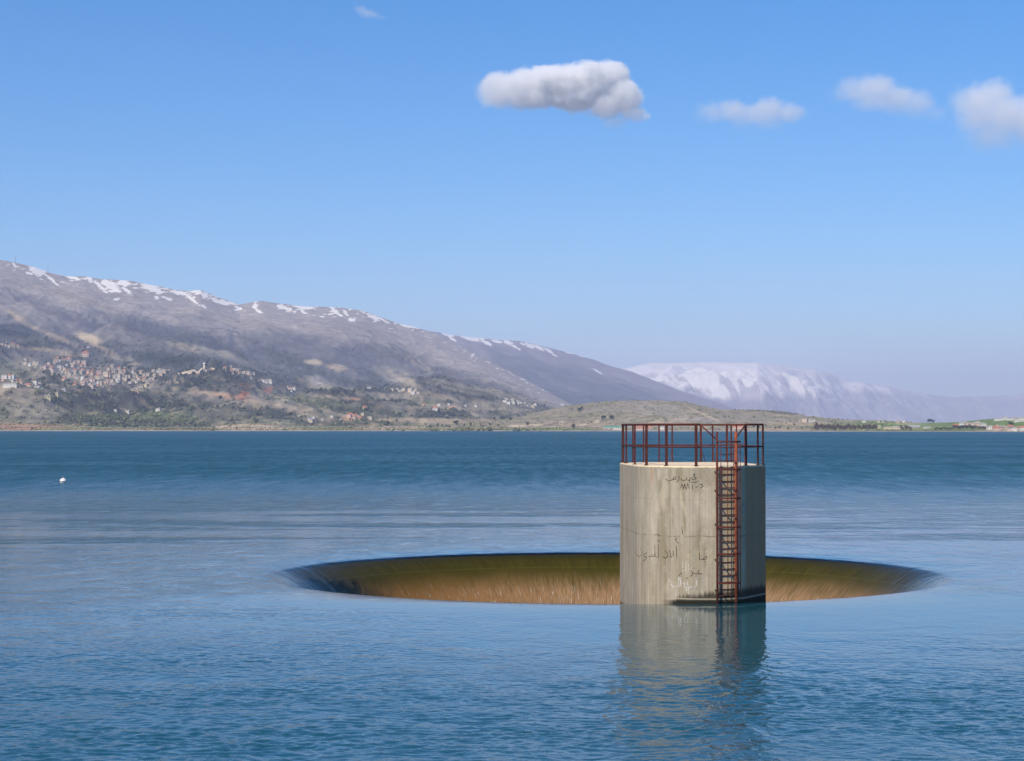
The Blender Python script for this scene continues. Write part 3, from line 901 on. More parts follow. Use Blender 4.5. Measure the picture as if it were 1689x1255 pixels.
# woods, scrub and bare ground mosaic
C = blend(C, sstep(0.02, 0.28, w1_ + 0.35 * w2_) * sstep(0.22, 0.50, rel) * 0.8, K['wood'])
C = blend(C, sstep(0.12, 0.35, -w1_ + 0.3 * w2_) * sstep(0.45, 0.65, rel) * 0.40, K['tan'])
C = blend(C, sstep(0.10, 0.35, w2_ - 0.1) * sstep(0.35, 0.6, rel) * 0.45, K['dwood'])
wob = 0.55 * w1_ + 0.5 * w2_
patches = [
 (25,545,38,12,4,'dwood',.85),(58,571,34,7,4,'dwood',.85),(110,520,95,9,20,'heath',.6),(230,535,70,10,16,'wood',.35),(270,548,110,15,14,'heath',.55),(300,560,90,8,12,'wood',.45),
 (30,523,22,4,32,'tan',.75),(75,548,62,3.0,22,'tan',.65),(145,557,27,6.5,20,'ltan',.85),(165,572,30,3,25,'tan',.55),(330,578,55,6,14,'grey',.8),(395,594,32,5,26,'grey',.8),
 (60,575,60,2.5,6,'tan',.5),(120,586,30,2.5,4,'tan',.5),(200,590,30,4,8,'grey',.6),(222,601,10,1.8,0,'tan',.8),
 (270,592,52,9,6,'dwood',.8),(310,630,50,13,4,'dwood',.75),(360,622,45,8,14,'wood',.7),(440,615,60,8,20,'heath',.5),
 (345,648,34,3.2,4,'tan',.85),(385,655,40,3.4,8,'soil',.75),(402,651,9,6,0,'red',.8),(443,643,6,4,0,'red',.8),(430,660,30,6,12,'grey',.6),(405,637,12,3,10,'soil',.5),
 (285,630,14,1.6,3,'ltan',.7),(60,675,48,20,6,'grey',.7),(20,610,34,16,10,'green',.5),(40,600,30,12,20,'grey',.5),(140,660,60,14,4,'wood',.75),(215,650,80,10,10,'dwood',.6),(225,690,110,9,2,'green',.75),(260,683,60,4,0,'lgreen',.15),
 (35,703,70,3.5,1,'soil',.75),(110,704,45,3,0,'tan',.6),(300,667,60,8,6,'wood',.6),(440,680,60,8,10,'dwood',.7),(560,697,60,5,0,'wood',.5),
 (518,597,19,4.5,6,'ltan',.8),(553,605,18,4.5,8,'tan',.8),(678,592,20,5,36,'tan',.75),(700,606,18,5,30,'grey',.7),(525,632,32,9,14,'grey',.85),(525,628,14,8,20,'rock',.9),(650,616,32,14,26,'grey',.75),(668,626,30,5,26,'ltan',.35),
 (600,636,42,7,12,'dwood',.85),(540,646,50,3.5,2,'dwood',.7),(620,586,70,18,10,'heath',.7),(480,560,70,14,12,'heath',.5),(640,580,60,10,12,'wood',.3),
 (530,664,55,9,8,'green',.8),(560,656,40,3,4,'tan',.65),(590,659,22,2.2,12,'soil',.6),(700,662,38,4,0,'green',.7),(655,652,60,2.4,4,'grey',.8),(720,652,60,3,6,'tan',.5),(760,640,60,8,12,'grey',.8),(745,637,20,3,14,'wood',.6),(790,648,35,4,10,'wood',.5),
 (730,683,50,5,-4,'dwood',.75),(610,680,60,5,0,'green',.5),(670,693,50,4,0,'tan',.7),(760,695,70,4,0,'tan',.7),(640,705,60,2.4,0,'tan',.7),(500,683,25,3,15,'tan',.6),(480,670,40,4,25,'grey',.5),(575,690,14,3,0,'soil',.6),
 (720,672,70,3,2,'grey',.6),(820,670,60,10,10,'grey',.6),(840,655,50,6,20,'grey',.7),
 (200,500,90,6,18,'rock',.5),(120,490,90,7,20,'grey',.5),(420,535,60,10,12,'grey',.35),(590,545,60,10,15,'heath',.35),
]
for cx, cy_, rx, ry2, an, kk, st in patches:
    C = blend(C, ell(APX, APY, cx, cy_, rx, ry2, an, wob) * st, K[kk])
# scattered shrubs
sp = pnoise(AX_ / 22, AY_ / 34, 77)
C = blend(C, sstep(0.28, 0.45, sp) * sstep(0.45, 0.7, rel) * 0.6, K['wood'])
C = blend(C, sstep(0.30, 0.45, -sp) * sstep(0.5, 0.7, rel) * 0.35, K['tan'])
w4_ = fbm(AX_ / 22, AY_ / 60, 3, 90, 0.6)
snowA = [(60,448,13,4.5,42),(66,446,8,5,40),(49,451,6,1.5,20),(85,461,14,1.3,42),(118,457,13,2.2,17),(148,461,6,2.6,45),(165,472,12,2.0,42),(182,470,14,5,18),(190,476,8,3,30),(203,467,11,3.8,8),(209,479,8,2,35),(174,481,4,2,20),(186,480,6,1.5,0),(193,493,4,1.6,0),(248,473,15,4.2,14),(256,479,8,1.6,0),(262,483,4,1.2,0),(295,483,15,2.4,14),(313,491,17,1.5,38),(324,480,13,3.2,18),(338,487,4,4.5,45),(356,488,6,1.5,30),(362,497,14,2.6,16),(376,499,10,1.8,12),(337,506,4,1,38),(258,491,2.5,3,60),(275,492,7,1.4,20),(393,508,6,1.6,25),(391,511,3,1,0),
 (420,505,4.5,2.4,-15),(427,513,6,1.3,35),(463,506,5,2,25),(471,508,9,2,16),(501,506,14,2.8,8),(499,513,4,1.6,40),(486,514,2,1,0),(552,512,9,2.2,38),(560,519,6,1.4,30),(570,516,5,1.6,50),(545,518,5,1,-10),(531,522,3,1.2,10),(580,527,5,2,15),(616,523,11,2.6,28),(632,528,8,1.0,28),(676,538,15,1.5,10),(24,437,5,1.2,45)]
sn = np.zeros(APX.shape)
for s_ in snowA: sn = np.maximum(sn, ell(APX, APY, s_[0], s_[1], s_[2] * 1.12, s_[3] * 1.25, s_[4], 0.7 * w2_ + 0.2 * w1_ + 0.9 * w4_, 0.14))
st_ = pnoise(APX / 9.0 + APY / 14.0, APY / 3.2, 95) + 0.5 * w4_
near_r = 1 - sstep(6, 20, APY - Ary)
band_ = sstep(60, 170, APX) * (1 - sstep(640, 740, APX))
sn = np.maximum(sn, sstep(0.50, 0.60, st_ + 0.25 * w1_) * near_r * (0.4 + 0.6 * band_))
C = blend(C, sn, K['snow'])
set_color(meA, C.reshape(-1, 3)); CA = C
mA = link('mountains', meA, terr_mat('mountain_ground', 0.02, 0.006, 9.0)); tag(mA, kind='structure')

# --- B: the farther spur
meB, BX_, BY_, BZ_, BPX, BPY, Bry = terrain('mountains', RB, lambda x: x * 0 + 9500.0, lambda x: np.interp(x, [-100, 700, 1200, 1500], [15000, 16500, 19000, 20000]), 220, 380, 1420, 800,
    lambda T: 0.25 * T + 0.75 * T ** 1.5, 300, 2600.0, 9, 5000)
w1_ = fbm(BX_ / 500, BY_ / 700, 5, 41, 0.6); w2_ = fbm(BX_ / 130, BY_ / 200, 4, 51, 0.6)
rel = (BPY - Bry) / 60.0 + 0.5 * w1_
C = np.zeros(BX_.shape + (3,)) + np.array((0.22, 0.20, 0.20))
C = blend(C, sstep(0.1, 0.6, rel) * 0.95, (0.055, 0.075, 0.085))
C = blend(C, sstep(0.15, 0.4, w1_ + w2_ * 0.5) * 0.4, (0.2, 0.18, 0.16))
sn = np.zeros(BPX.shape)
for s_ in [(738,552,9,2.5,15),(745,558,8,1.8,30),(775,558,16,3,14),(790,556,12,2.4,8),(806,567,6,2,42),(798,563,7,1.5,40),(838,565,8,3,20),(848,571,6,1.5,35),(862,567,6,2,30),(873,570,9,3,25),(890,574,10,2.6,28),(905,578,9,2,28),(855,575,5,1.2,30),(820,563,8,2,10),(938,582,6,1.3,10),(960,588,5,1,10),(985,612,8,1.2,30),(915,586,5,1,20)]:
    sn = np.maximum(sn, ell(BPX, BPY, *s_, 0.9 * w2_ + 0.3 * w1_, 0.2))
C = blend(C, sn, K['snow'])
set_color(meB, C.reshape(-1, 3))
mB = link('mountains', meB, terr_mat('far_mountain_ground', 0.008, 0.002, 4.0)); tag(mB, kind='structure')

# --- C: the snowy range
meC, CX_, CY_, CZ_, CPX, CPY, Cry = terrain('mountains', RC, lambda x: np.interp(x, [1250, 1700], [20000.0, 36000.0]), lambda x: np.interp(x, [1250, 1700], [25500.0, 43500.0]), 200, 700, 3200, 1100,
    lambda T: 0.2 * T + 0.8 * T ** 1.5, 620, 2200.0, 15, 9000)
w1_ = fbm(CX_ / 1500, CY_ / 2500, 5, 42, 0.6); w2_ = fbm(CX_ / 330 + CY_ / 900, CY_ / 1200, 5, 52, 0.6)
line_ = np.interp(CPX, [950, 1100, 1250, 1330, 1400, 1500, 1600, 1700], [632, 643, 652, 650, 644, 650, 656, 654])
sn = sstep(-9, 9, line_ - CPY + 26 * w2_ + 10 * w1_ - 2)
sn = sn * (1 - 0.80 * sstep(0.06, 0.16, fbm(CX_ / 230 + CY_ / 1500, CY_ / 2600, 4, 152, 0.6) + 0.3 * w2_) * sstep(602, 625, CPY))
sn = sn * (1 - 0.75 * sstep(1380, 1500, CPX) * sstep(-0.2, 0.2, w2_))
C = np.zeros(CX_.shape + (3,)) + np.array((0.26, 0.25, 0.27)) * (1 + 0.5 * sstep(1250, 1500, CPX))[..., None]  # extra haze painted in: bare ground paler towards the right end
C = blend(C, sn * 0.97, (1.5, 1.42, 1.28))
set_color(meC, C.reshape(-1, 3))
mC = link('mountains', meC, terr_mat('snow_mountain_ground', 0.003, 0.001, 6.0)); tag(mC, kind='structure')

# --- F: low hills and fields along the shore
meF, FX_, FY_, FZ_, FPX, FPY, Fry = terrain('hills', RF, lambda x: shoreD(x), lambda x: np.interp(x, [-700, 0, 600, 800, 1000, 1300, 1689, 2400], [3480, 3500, 3600, 4300, 4700, 4500, 4000, 4200]), 220, -1500, 2900, 2500,
    lambda T: 0.30 * T + 0.70 * sstep(0, 1, T) , 26, 500.0, 21, 700, -1.2)
w1_ = fbm(FX_ / 130, FY_ / 160, 5, 43, 0.6); w2_ = fbm(FX_ / 35, FY_ / 60, 4, 53, 0.6); sp = pnoise(FX_ / 11, FY_ / 18, 78)
C = np.zeros(FX_.shape + (3,)) + np.array((0.30, 0.255, 0.185))
C = blend(C, sstep(-0.1, 0.3, w1_) * 0.6, (0.22, 0.22, 0.13))
C = blend(C, sstep(0.1, 0.35, w2_) * 0.4, (0.36, 0.29, 0.21))
wob = 0.5 * w1_ + 0.5 * w2_
for cx, cy_, rx, ry2, an, kk, st in [(862,702,26,2.2,-3,'ltan',.9),(900,708,80,2.6,0,'lgreen',.55),(800,708,60,2,0,'green',.5),(975,700,50,3,0,'tan',.5),(1040,678,80,6,2,'grey',.7),(1080,670,50,4,4,'rock',.4),(1000,684,60,4,0,'green',.3),
   (1140,690,60,5,8,'rock',.4),(1165,685,40,1.6,24,'ltan',.6),(1120,700,60,3,4,'tan',.6),(1230,690,60,6,4,'grey',.6),(1290,681,26,2,6,'wood',.55),(1250,677,16,1.6,0,'wood',.35),(1330,700,60,3,2,'tan',.6),(1400,697,60,3,0,'grey',.6),
   (1560,703,200,9,0,'lgreen',.8),(1640,698,90,8,2,'lgreen',.95),(1470,703,14,2.2,0,'lgreen',.9),(1490,699,30,1.6,0,'tan',.5),(1560,711,140,1.6,0,'green',.6),(1660,711,60,2,0,'tan',.5),
   (1380,706,50,3,0,'scrub',.6),(400,704,60,5,3,'tan',.75),(430,702,40,2.4,6,'ltan',.4),(40,704,80,4,0,'soil',.55),(300,708,60,1.6,0,'wood',.4),(650,706,80,3,0,'tan',.5),(740,709,60,2,0,'green',.6),(1280,708,60,2,0,'tan',.6),(560,708,50,2,0,'wood',.3)]:
    C = blend(C, ell(FPX, FPY, cx, cy_, rx, ry2, an, wob * 0.6) * st, K[kk])
C = blend(C, sstep(0.30, 0.42, sp) * 0.45 * (1 - sstep(1480, 1520, FPX)), K['wood'])
shore_y = 706 + H * F / shoreD(FPX)
C = blend(C, (1 - sstep(0.6, 1.9, shore_y - FPY)) * 0.8, (0.40, 0.35, 0.27))
set_color(meF, C.reshape(-1, 3)); CF = C
mF = link('hills', meF, terr_mat('hill_ground', 0.04, 0.01, 1.0)); tag(mF, kind='structure')

# valley floor beyond the lake
gr = np.array([2600.0, 4000, 8000, 16000, 30000, 52000])
GA = np.linspace(0, 2 * np.pi, 120, endpoint=False)
G1, G2 = np.meshgrid(gr, GA, indexing='ij')
gp = np.stack([G1 * np.cos(G2), G1 * np.sin(G2), np.full_like(G1, -6.0)], -1)
ground = link('ground', grid_mesh('ground', gp[:, ::-1], False, True), simple_mat('valley_floor', (0.2, 0.18, 0.12), 0.95, 0.3, 0.002))
tag(ground, kind='structure')

def on_terrain(x, y, which='A'):
    """front-most terrain vertex seen near photo pixel x, y"""
    PXa, PYa, XX, YY, ZZ = (APX, APY, AX_, AY_, AZ_) if which == 'A' else (FPX, FPY, FX_, FY_, FZ_)
    j = int(np.argmin(np.abs(PXa[0] - x)))
    c_ = PYa[:, j]
    ok = np.where((c_[:-1] >= y) & (c_[1:] < y))[0]
    i = int(ok[0]) if len(ok) else int(np.argmin(np.abs(c_[:400 if which == 'A' else 220] - y)))
    return Vector((float(XX[i, j]), float(YY[i, j]), float(ZZ[i, j])))

# ================================================================== BUOY
t = NT('white_float_plastic')
p = t.pos(); n = t.noise(p, 9.0, 4, 0.6)
t.surf(t.principled(t.mix(t.mapr(n, 0.45, 0.75), (0.86, 0.86, 0.84), (0.62, 0.60, 0.54)), 0.4))
bD = H * F / (796.5 - HY)
bp = px(104, 791, bD)
buoy = empty('buoy', (bp.x, bp.y, 0))
tag(buoy, 'round white mooring buoy floating alone on the open blue water', 'buoy')
bm = bmesh.new()
bmesh.ops.create_uvsphere(bm, u_segments=28, v_segments=18, radius=0.31)
for v in bm.verts:
    v.co.z = v.co.z * 0.92 + 0.18
o = bm_obj('float', bm, t.m, buoy, True)
bm = bmesh.new()
tube(bm, [(0.312 * math.cos(a * math.pi / 16), 0.312 * math.sin(a * math.pi / 16), 0.16) for a in range(32)], 0.018, 8, True)
bm_obj('rubber_band', bm, simple_mat('dark_rubber', (0.05, 0.05, 0.05)), buoy)
bm = bmesh.new()
tube(bm, [(0, 0, 0.44), (0, 0, 0.53)], 0.035, 10)
tube(bm, [(0.055 * math.cos(a * math.pi / 8), 0, 0.575 + 0.055 * math.sin(a * math.pi / 8)) for a in range(16)], 0.013, 6, True)
bm_obj('mooring_eye', bm, simple_mat('galvanised_steel', (0.35, 0.35, 0.36), 0.5), buoy)

# ================================================================== BUILDINGS
WALLS = {k: simple_mat('plaster_' + k, c, 0.9, 0.10, 0.5) for k, c in dict(cream=(0.74, 0.60, 0.44), white=(0.80, 0.77, 0.72), grey=(0.52, 0.46, 0.38), tan=(0.52, 0.40, 0.28), pink=(0.70, 0.52, 0.44), yellow=(0.68, 0.60, 0.34), dull=(0.55, 0.47, 0.37)).items()}
M_WIN = simple_mat('dark_window', (0.035, 0.04, 0.05), 0.2, 0.1)
M_RED = simple_mat('red_roof_tiles', (0.50, 0.17, 0.09), 0.85, 0.2, 0.6)
M_FLAT = simple_mat('flat_roof_concrete', (0.48, 0.45, 0.40), 0.9, 0.15, 0.4)
M_SHED = simple_mat('sheet_metal_roof', (0.40, 0.45, 0.46), 0.55, 0.1, 0.3)
M_GREEN = simple_mat('green_sheet_metal', (0.10, 0.30, 0.20), 0.6, 0.1, 0.3)
def wall_bm(w, d, h, floors, bays, sink=5.0):
    """walls with real window reveals: every bay a recessed dark pane"""
    bm = bmesh.new()
    box(bm, (0, 0, (h - sink) / 2), (w, d, h + sink))
    fh = h / floors
    for s, L, off in ((0, w, d / 2), (1, d, w / 2), (2, w, d / 2), (3, d, w / 2)):
        nb = max(1, int(round(bays * L / w)))
        for f in range(floors):
            for k in range(nb):
                c_ = (k + 0.5) / nb * L - L / 2
                ww, wh = min(1.5, L / nb * 0.5), fh * 0.42
                zc = fh * (f + 0.52)
                M = Matrix.Rotation(s * math.pi / 2, 4, 'Z') @ Matrix.Translation((c_, -off, zc))
                # pane slightly proud of the wall plane with a projecting sill
                vs_ = [bm.verts.new(M @ Vector((a * ww / 2, -0.03, b * wh / 2))) for a, b in ((-1, -1), (1, -1), (1, 1), (-1, 1))]
                bm.faces.new(vs_).material_index = 1
    return bm
def roof_bm(kind, w, d, h):
    bm = bmesh.new()
    if kind == 'flat':
        box(bm, (0, 0, h + 0.15), (w + 0.5, d + 0.5, 0.3))
        for a, b, sx, sy in ((0, -(d + 0.5) / 2 + 0.1, w + 0.5, 0.2), (0, (d + 0.5) / 2 - 0.1, w + 0.5, 0.2), (-(w + 0.5) / 2 + 0.1, 0, 0.2, d + 0.1), ((w + 0.5) / 2 - 0.1, 0, 0.2, d + 0.1)):
            box(bm, (a, b, h + 0.3 + 0.4), (sx, sy, 0.8))
        box(bm, (w * 0.22, 0.1 * d, h + 0.3 + 1.2), (w * 0.25, d * 0.3, 2.4))
        tube(bm, [(-w * 0.25, 0, h + 0.3), (-w * 0.25, 0, h + 1.9)], 0.6, 10)
    elif kind == 'hip':
        e = 0.5; r = max(0.3, (w - d) / 2)
        zt = h + 0.32 * d
        b_ = [bm.verts.new(q_) for q_ in ((-w / 2 - e, -d / 2 - e, h), (w / 2 + e, -d / 2 - e, h), (w / 2 + e, d / 2 + e, h), (-w / 2 - e, d / 2 + e, h))]
        t1 = bm.verts.new((-r, 0, zt)); t2 = bm.verts.new((r, 0, zt))
        for f_ in ((b_[0], b_[1], t2, t1), (b_[1], b_[2], t2), (b_[2], b_[3], t1, t2), (b_[3], b_[0], t1), (b_[3], b_[2], b_[1], b_[0])): bm.faces.new(f_)
    else:   # gable
        e = 0.4; zt = h + 0.22 * d
        A_ = [bm.verts.new((x_, y_, z_)) for x_ in (-w / 2 - e, w / 2 + e) for (y_, z_) in ((-d / 2 - e, h), (0, zt), (d / 2 + e, h))]
        for f_ in ((A_[0], A_[3], A_[4], A_[1]), (A_[1], A_[4], A_[5], A_[2]), (A_[0], A_[1], A_[2]), (A_[3], A_[5], A_[4]), (A_[0], A_[2], A_[5], A_[3])): bm.faces.new(f_)
    bmesh.ops.recalc_face_normals(bm, faces=bm.faces)
    return bm
proto = {}
def building(kind, wallk, roof, roofmat, w, d, h, floors, bays, name='house'):
    key = (kind, wallk, roof, roofmat.name)
    if key in proto:
        return copy_tree(proto[key])
    me = bpy.data.meshes.new(name); bm = wall_bm(w, d, h, floors, bays); bm.to_mesh(me); bm.free()
    o = link(name, me, [WALLS[wallk], M_WIN])
    bm_obj('roof', roof_bm(roof, w, d, h), roofmat, o)
    proto[key] = o
    return o
KIND = dict(
    small=('flat', M_FLAT, 10, 9, 6.4, 2, 3), block=('flat', M_FLAT, 16, 13, 9.6, 3, 5), mid=('flat', M_FLAT, 13, 11, 7.4, 2, 4),
    villa=('hip', M_RED, 12, 10, 6.6, 2, 4), hut=('flat', M_FLAT, 8, 7, 3.4, 1, 2), shed=('gable', M_SHED, 30, 14, 5.0, 1, 8), long=('flat', M_FLAT, 34, 12, 7.0, 2, 10), glong=('gable', M_GREEN, 34, 12, 4.2, 1, 9), rlong=('gable', M_RED, 26, 10, 4.0, 1, 7))
WORD = dict(small='two-storey flat-roofed house', block='flat-roofed apartment block', mid='broad flat-roofed house', villa='red-roofed house', hut='small flat-roofed hut', shed='grey metal-roofed shed', long='long low building', glong='green-roofed long shed', rlong='red-roofed long shed')
NAME = dict(small='house', block='apartment_block', mid='house', villa='house', hut='hut', shed='shed', long='long_building', glong='shed', rlong='shed')
CATN = dict(small='house', block='apartment block', mid='house', villa='house', hut='hut', shed='shed', long='building', glong='shed', rlong='shed')
ADJ = dict(cream='cream', white='white', grey='grey', tan='tan', pink='pinkish', yellow='yellowish', dull='drab')
def place(kind, wallk, x, y, where, which='A', sc=1.0, rz=None, group=None, label=None, on=None):
    rf, rm, w, d, h, fl, by = KIND[kind]
    o = building(kind, wallk, rf, rm, w, d, h, fl, by, NAME[kind])
    g_ = on if on is not None else on_terrain(x, y, which)
    o.location = (g_.x, g_.y, g_.z - 0.3)
    o.rotation_euler = (0, 0, rnd.uniform(-0.6, 0.6) if rz is None else rz)
    o.scale = (sc, sc, sc)
    tag(o, label or f"{ADJ[wallk]} {WORD[kind]} {where}", CATN[kind], group)
    return o
rnd = random.Random(21)
def cluster(n, cx, cy_, rx, ry2, ang, where, group, kinds, walls, which='A', sc=(0.65, 1.0), mind=4.0):
    pts_ = []
    tries = 0
    while len(pts_) < n and tries < n * 60:
        tries += 1
        u, v = rnd.gauss(0, 0.48), rnd.gauss(0, 0.48)
        if u * u + v * v > 1: continue
        a = R(ang)
        x = cx + u * rx * math.cos(a) - v * ry2 * math.sin(a); y = cy_ + u * rx * math.sin(a) + v * ry2 * math.cos(a)
        if x < -25: continue
        if any(abs(x - q_[0]) < mind * 1.25 and abs(y - q_[1]) < mind * 0.55 for q_ in pts_): continue
        pts_.append((x, y))
    for x, y in pts_:
        place(rnd.choice(kinds), rnd.choice(walls), x, y, where, which, rnd.uniform(*sc), group=group)
VG = 'houses of the hillside village'
cluster(78, 128, 617, 72, 19, 10, 'in the crowded middle of the hillside village', VG, ['small', 'small', 'mid', 'villa', 'villa', 'hut'], ['cream', 'cream', 'white', 'pink', 'pink', 'dull'])
cluster(46, 212, 618, 44, 14, 12, 'in the dense grey right half of the hillside village', VG, ['small', 'mid', 'mid', 'block', 'small', 'villa'], ['grey', 'cream', 'dull', 'cream', 'white'])
cluster(12, 10, 567, 22, 4, 12, 'at the upper left edge under the dark wood', 'houses at the upper left edge', ['small', 'hut', 'villa'], ['cream', 'pink', 'tan'])
cluster(14, 112, 595, 26, 4, 8, 'on the terrace above the village centre', 'houses on the upper village terrace', ['small', 'villa', 'mid'], ['pink', 'cream', 'tan'])
cluster(9, 56, 600, 18, 7, 20, 'among trees left of the village centre', 'houses among trees left of the village', ['small', 'mid', 'hut'], ['white', 'cream', 'grey'])
cluster(14, 34, 632, 42, 9, 6, 'on the lower left slope of the village', 'houses on the lower left slope', ['small', 'villa', 'villa', 'mid'], ['cream', 'pink', 'white'])
cluster(9, 155, 634, 22, 5, 8, 'along the lower edge of the village', 'houses along the lower village edge', ['small', 'villa', 'villa', 'mid'], ['cream', 'white', 'pink'])
cluster(8, 230, 640, 14, 6, -20, 'at the lower right foot of the village', 'houses at the village foot', ['mid', 'small', 'block'], ['cream', 'tan', 'yellow'])
cluster(8, 265, 612, 16, 6, 0, 'between the village and the hilltop tower', 'houses between village and hilltop tower', ['small', 'mid'], ['cream', 'white', 'pink'])
cluster(14, 400, 614, 34, 4, 14, 'strung along the road right of the hilltop tower', 'houses along the hilltop road', ['small', 'mid', 'villa', 'small'], ['white', 'cream', 'grey', 'cream'], mind=3.4)
cluster(5, 438, 628, 12, 3, 12, 'at the end of the hilltop road', 'houses at the end of the hilltop road', ['small', 'mid'], ['white', 'cream'])
cluster(5, 477, 641, 9, 4, 10, 'on the dark slope below the hilltop road', 'houses on the dark slope', ['small', 'villa'], ['white', 'cream'])
cluster(12, 650, 643, 55, 3.5, 2, 'scattered at the foot of the dark wooded slope', 'white houses under the wooded slope', ['small', 'mid', 'hut'], ['white', 'cream', 'white'])
cluster(12, 590, 687, 26, 5, 4, 'in the green hollow near the middle of the shore', 'houses in the green hollow', ['small', 'villa', 'villa', 'hut'], ['cream', 'white', 'pink'])
cluster(14, 855, 665, 28, 6, 8, 'on the slope left of the bare round hill', 'houses left of the bare hill', ['small', 'mid', 'hut'], ['white', 'white', 'cream'])
cluster(9, 750, 672, 50, 8, 4, 'scattered over the pale fields below the mountains', 'houses scattered over pale fields', ['small', 'hut', 'villa'], ['white', 'cream'])
cluster(7, 520, 690, 60, 8, 0, 'low on the scrubby slope near the lake', 'houses low on the scrubby slope', ['hut', 'small'], ['white', 'cream', 'dull'])
# single buildings one can point at
place('long', 'white', 17, 637, '', label='long white hall on the lower left slope of the village', sc=0.8, rz=0.05)
place('villa', 'pink', 140, 585, '', label='big orange-roofed building alone above the village centre', sc=1.7, rz=0.1)
place('small', 'white', 104, 645, '', label='bright white cube house below the village in the scrub', sc=0.9)
place('hut', 'yellow', 77, 655, '', label='low yellowish farm building on the scrub slope, lower of a pair', sc=1.5)
place('hut', 'yellow', 92, 651, '', label='low yellowish farm building on the scrub slope, upper of a pair', sc=1.3)
place('small', 'white', 145, 572, '', label='lone white house beside the pale bare patch above the village', sc=0.8)
place('hut', 'white', 262, 675, '', label='solitary white hut on the green slope right of the leaning one', sc=1.2)
place('hut', 'white', 211, 680, '', label='solitary white hut among green bushes near the shore', sc=1.2)
place('hut', 'white', 190, 677, '', label='smallest white hut low on the green slope', sc=0.8)
place('villa', 'yellow', 602, 675, '', label='yellow house above the houses of the green hollow', sc=0.9)

# hilltop tower with a wider head and the pale retaining wall under it
tp = on_terrain(337, 609)
tw = empty('hilltop_tower', tuple(tp))
tag(tw, 'slender pale tower with a wider head standing on the wooded hilltop', 'tower')
bm = bmesh.new(); tube(bm, [(0, 0, -4), (0, 0, 16.5)], [2.5, 2.1], 12); bm_obj('shaft', bm, WALLS['cream'], tw)
bm = bmesh.new(); tube(bm, [(0, 0, 16.0), (0, 0, 17.5), (0, 0, 20.5), (0, 0, 21.6)], [2.1, 3.3, 3.3, 0.4], 12); bm_obj('head', bm, WALLS['white'], tw)
def ribbon_wall(name, pts_, h, th_, label, cat, mat):
    P_ = [on_terrain(x, y) for x, y in pts_]
    bm = bmesh.new()
    rows = []
    for i, q_ in enumerate(P_):
        ta = (P_[min(i + 1, len(P_) - 1)] - P_[max(i - 1, 0)]); ta.z = 0; ta.normalize()
        nn = Vector((-ta.y, ta.x, 0)) * th_ / 2
        rows.append([bm.verts.new(q_ - nn - Vector((0, 0, 5))), bm.verts.new(q_ + nn - Vector((0, 0, 5))), bm.verts.new(q_ + nn + Vector((0, 0, h))), bm.verts.new(q_ - nn + Vector((0, 0, h)))])
    for A, B in zip(rows[:-1], rows[1:]):
        for k in range(4): bm.faces.new((A[k], A[(k + 1) % 4], B[(k + 1) % 4], B[k]))
    bm.faces.new(rows[0]); bm.faces.new(rows[-1][::-1])
    bmesh.ops.recalc_face_normals(bm, faces=bm.faces)
    o = bm_obj(name, bm, mat)
    tag(o, label, cat)
ribbon_wall('retaining_wall', [(293,617),(300,615),(310,613),(318,610),(326,609.5)], 4.5, 3, 'pale stepped retaining wall on the hilltop left of the slender tower', 'wall', WALLS['cream'])
ribbon_wall('retaining_wall', [(328,609),(334,609),(340,608.5),(348,609),(355,609.5)], 5.0, 4, 'pale retaining wall directly under the slender hilltop tower', 'wall', WALLS['cream'])
ribbon_wall('retaining_wall', [(380,610),(388,611),(396,612.5),(404,614)], 3.5, 3, 'pale wall along the hilltop road to the right of the tower', 'wall', WALLS['pink'])

# radio masts on the left ridge
for x, yb, hh, lab in ((26, 433.5, 36, 'taller thin lattice mast on the snowy ridge nearest the left edge'), (79, 449.5, 34, 'thin lattice mast on the ridge right of the first snow patch')):
    j = int(np.argmin(np.abs(APX[400] - x)))
    zt = float(AZ_[399, j]); g_ = Vector((float(AX_[399, j]), float(AY_[399, j]), zt - 2))
    ms = empty('radio_mast', tuple(g_)); tag(ms, lab, 'mast', 'masts on the ridge')
    bm = bmesh.new()
    for a in range(3):
        ca, sa = math.cos(a * 2.094), math.sin(a * 2.094)
        tube(bm, [(1.6 * ca, 1.6 * sa, 0), (0.5 * ca, 0.5 * sa, hh)], 0.28, 5)
    for k in range(9):
        z0_, z1_ = hh * k / 9, hh * (k + 1) / 9
        for a in range(3):
            ra, rb = 1.6 - 1.1 * k / 9, 1.6 - 1.1 * (k + 1) / 9
            tube(bm, [(ra * math.cos(a * 2.094), ra * math.sin(a * 2.094), z0_), (rb * math.cos(a * 2.094 + 2.094), rb * math.sin(a * 2.094 + 2.094), z1_)], 0.12, 4)
    bm_obj('lattice', bm, simple_mat('mast_steel', (0.22, 0.20, 0.20)), ms)
    bm = bmesh.new(); tube(bm, [(0, 0, hh), (0, 0, hh + 6)], 0.25, 6); bm_obj('antenna', bm, M_WIN, ms)

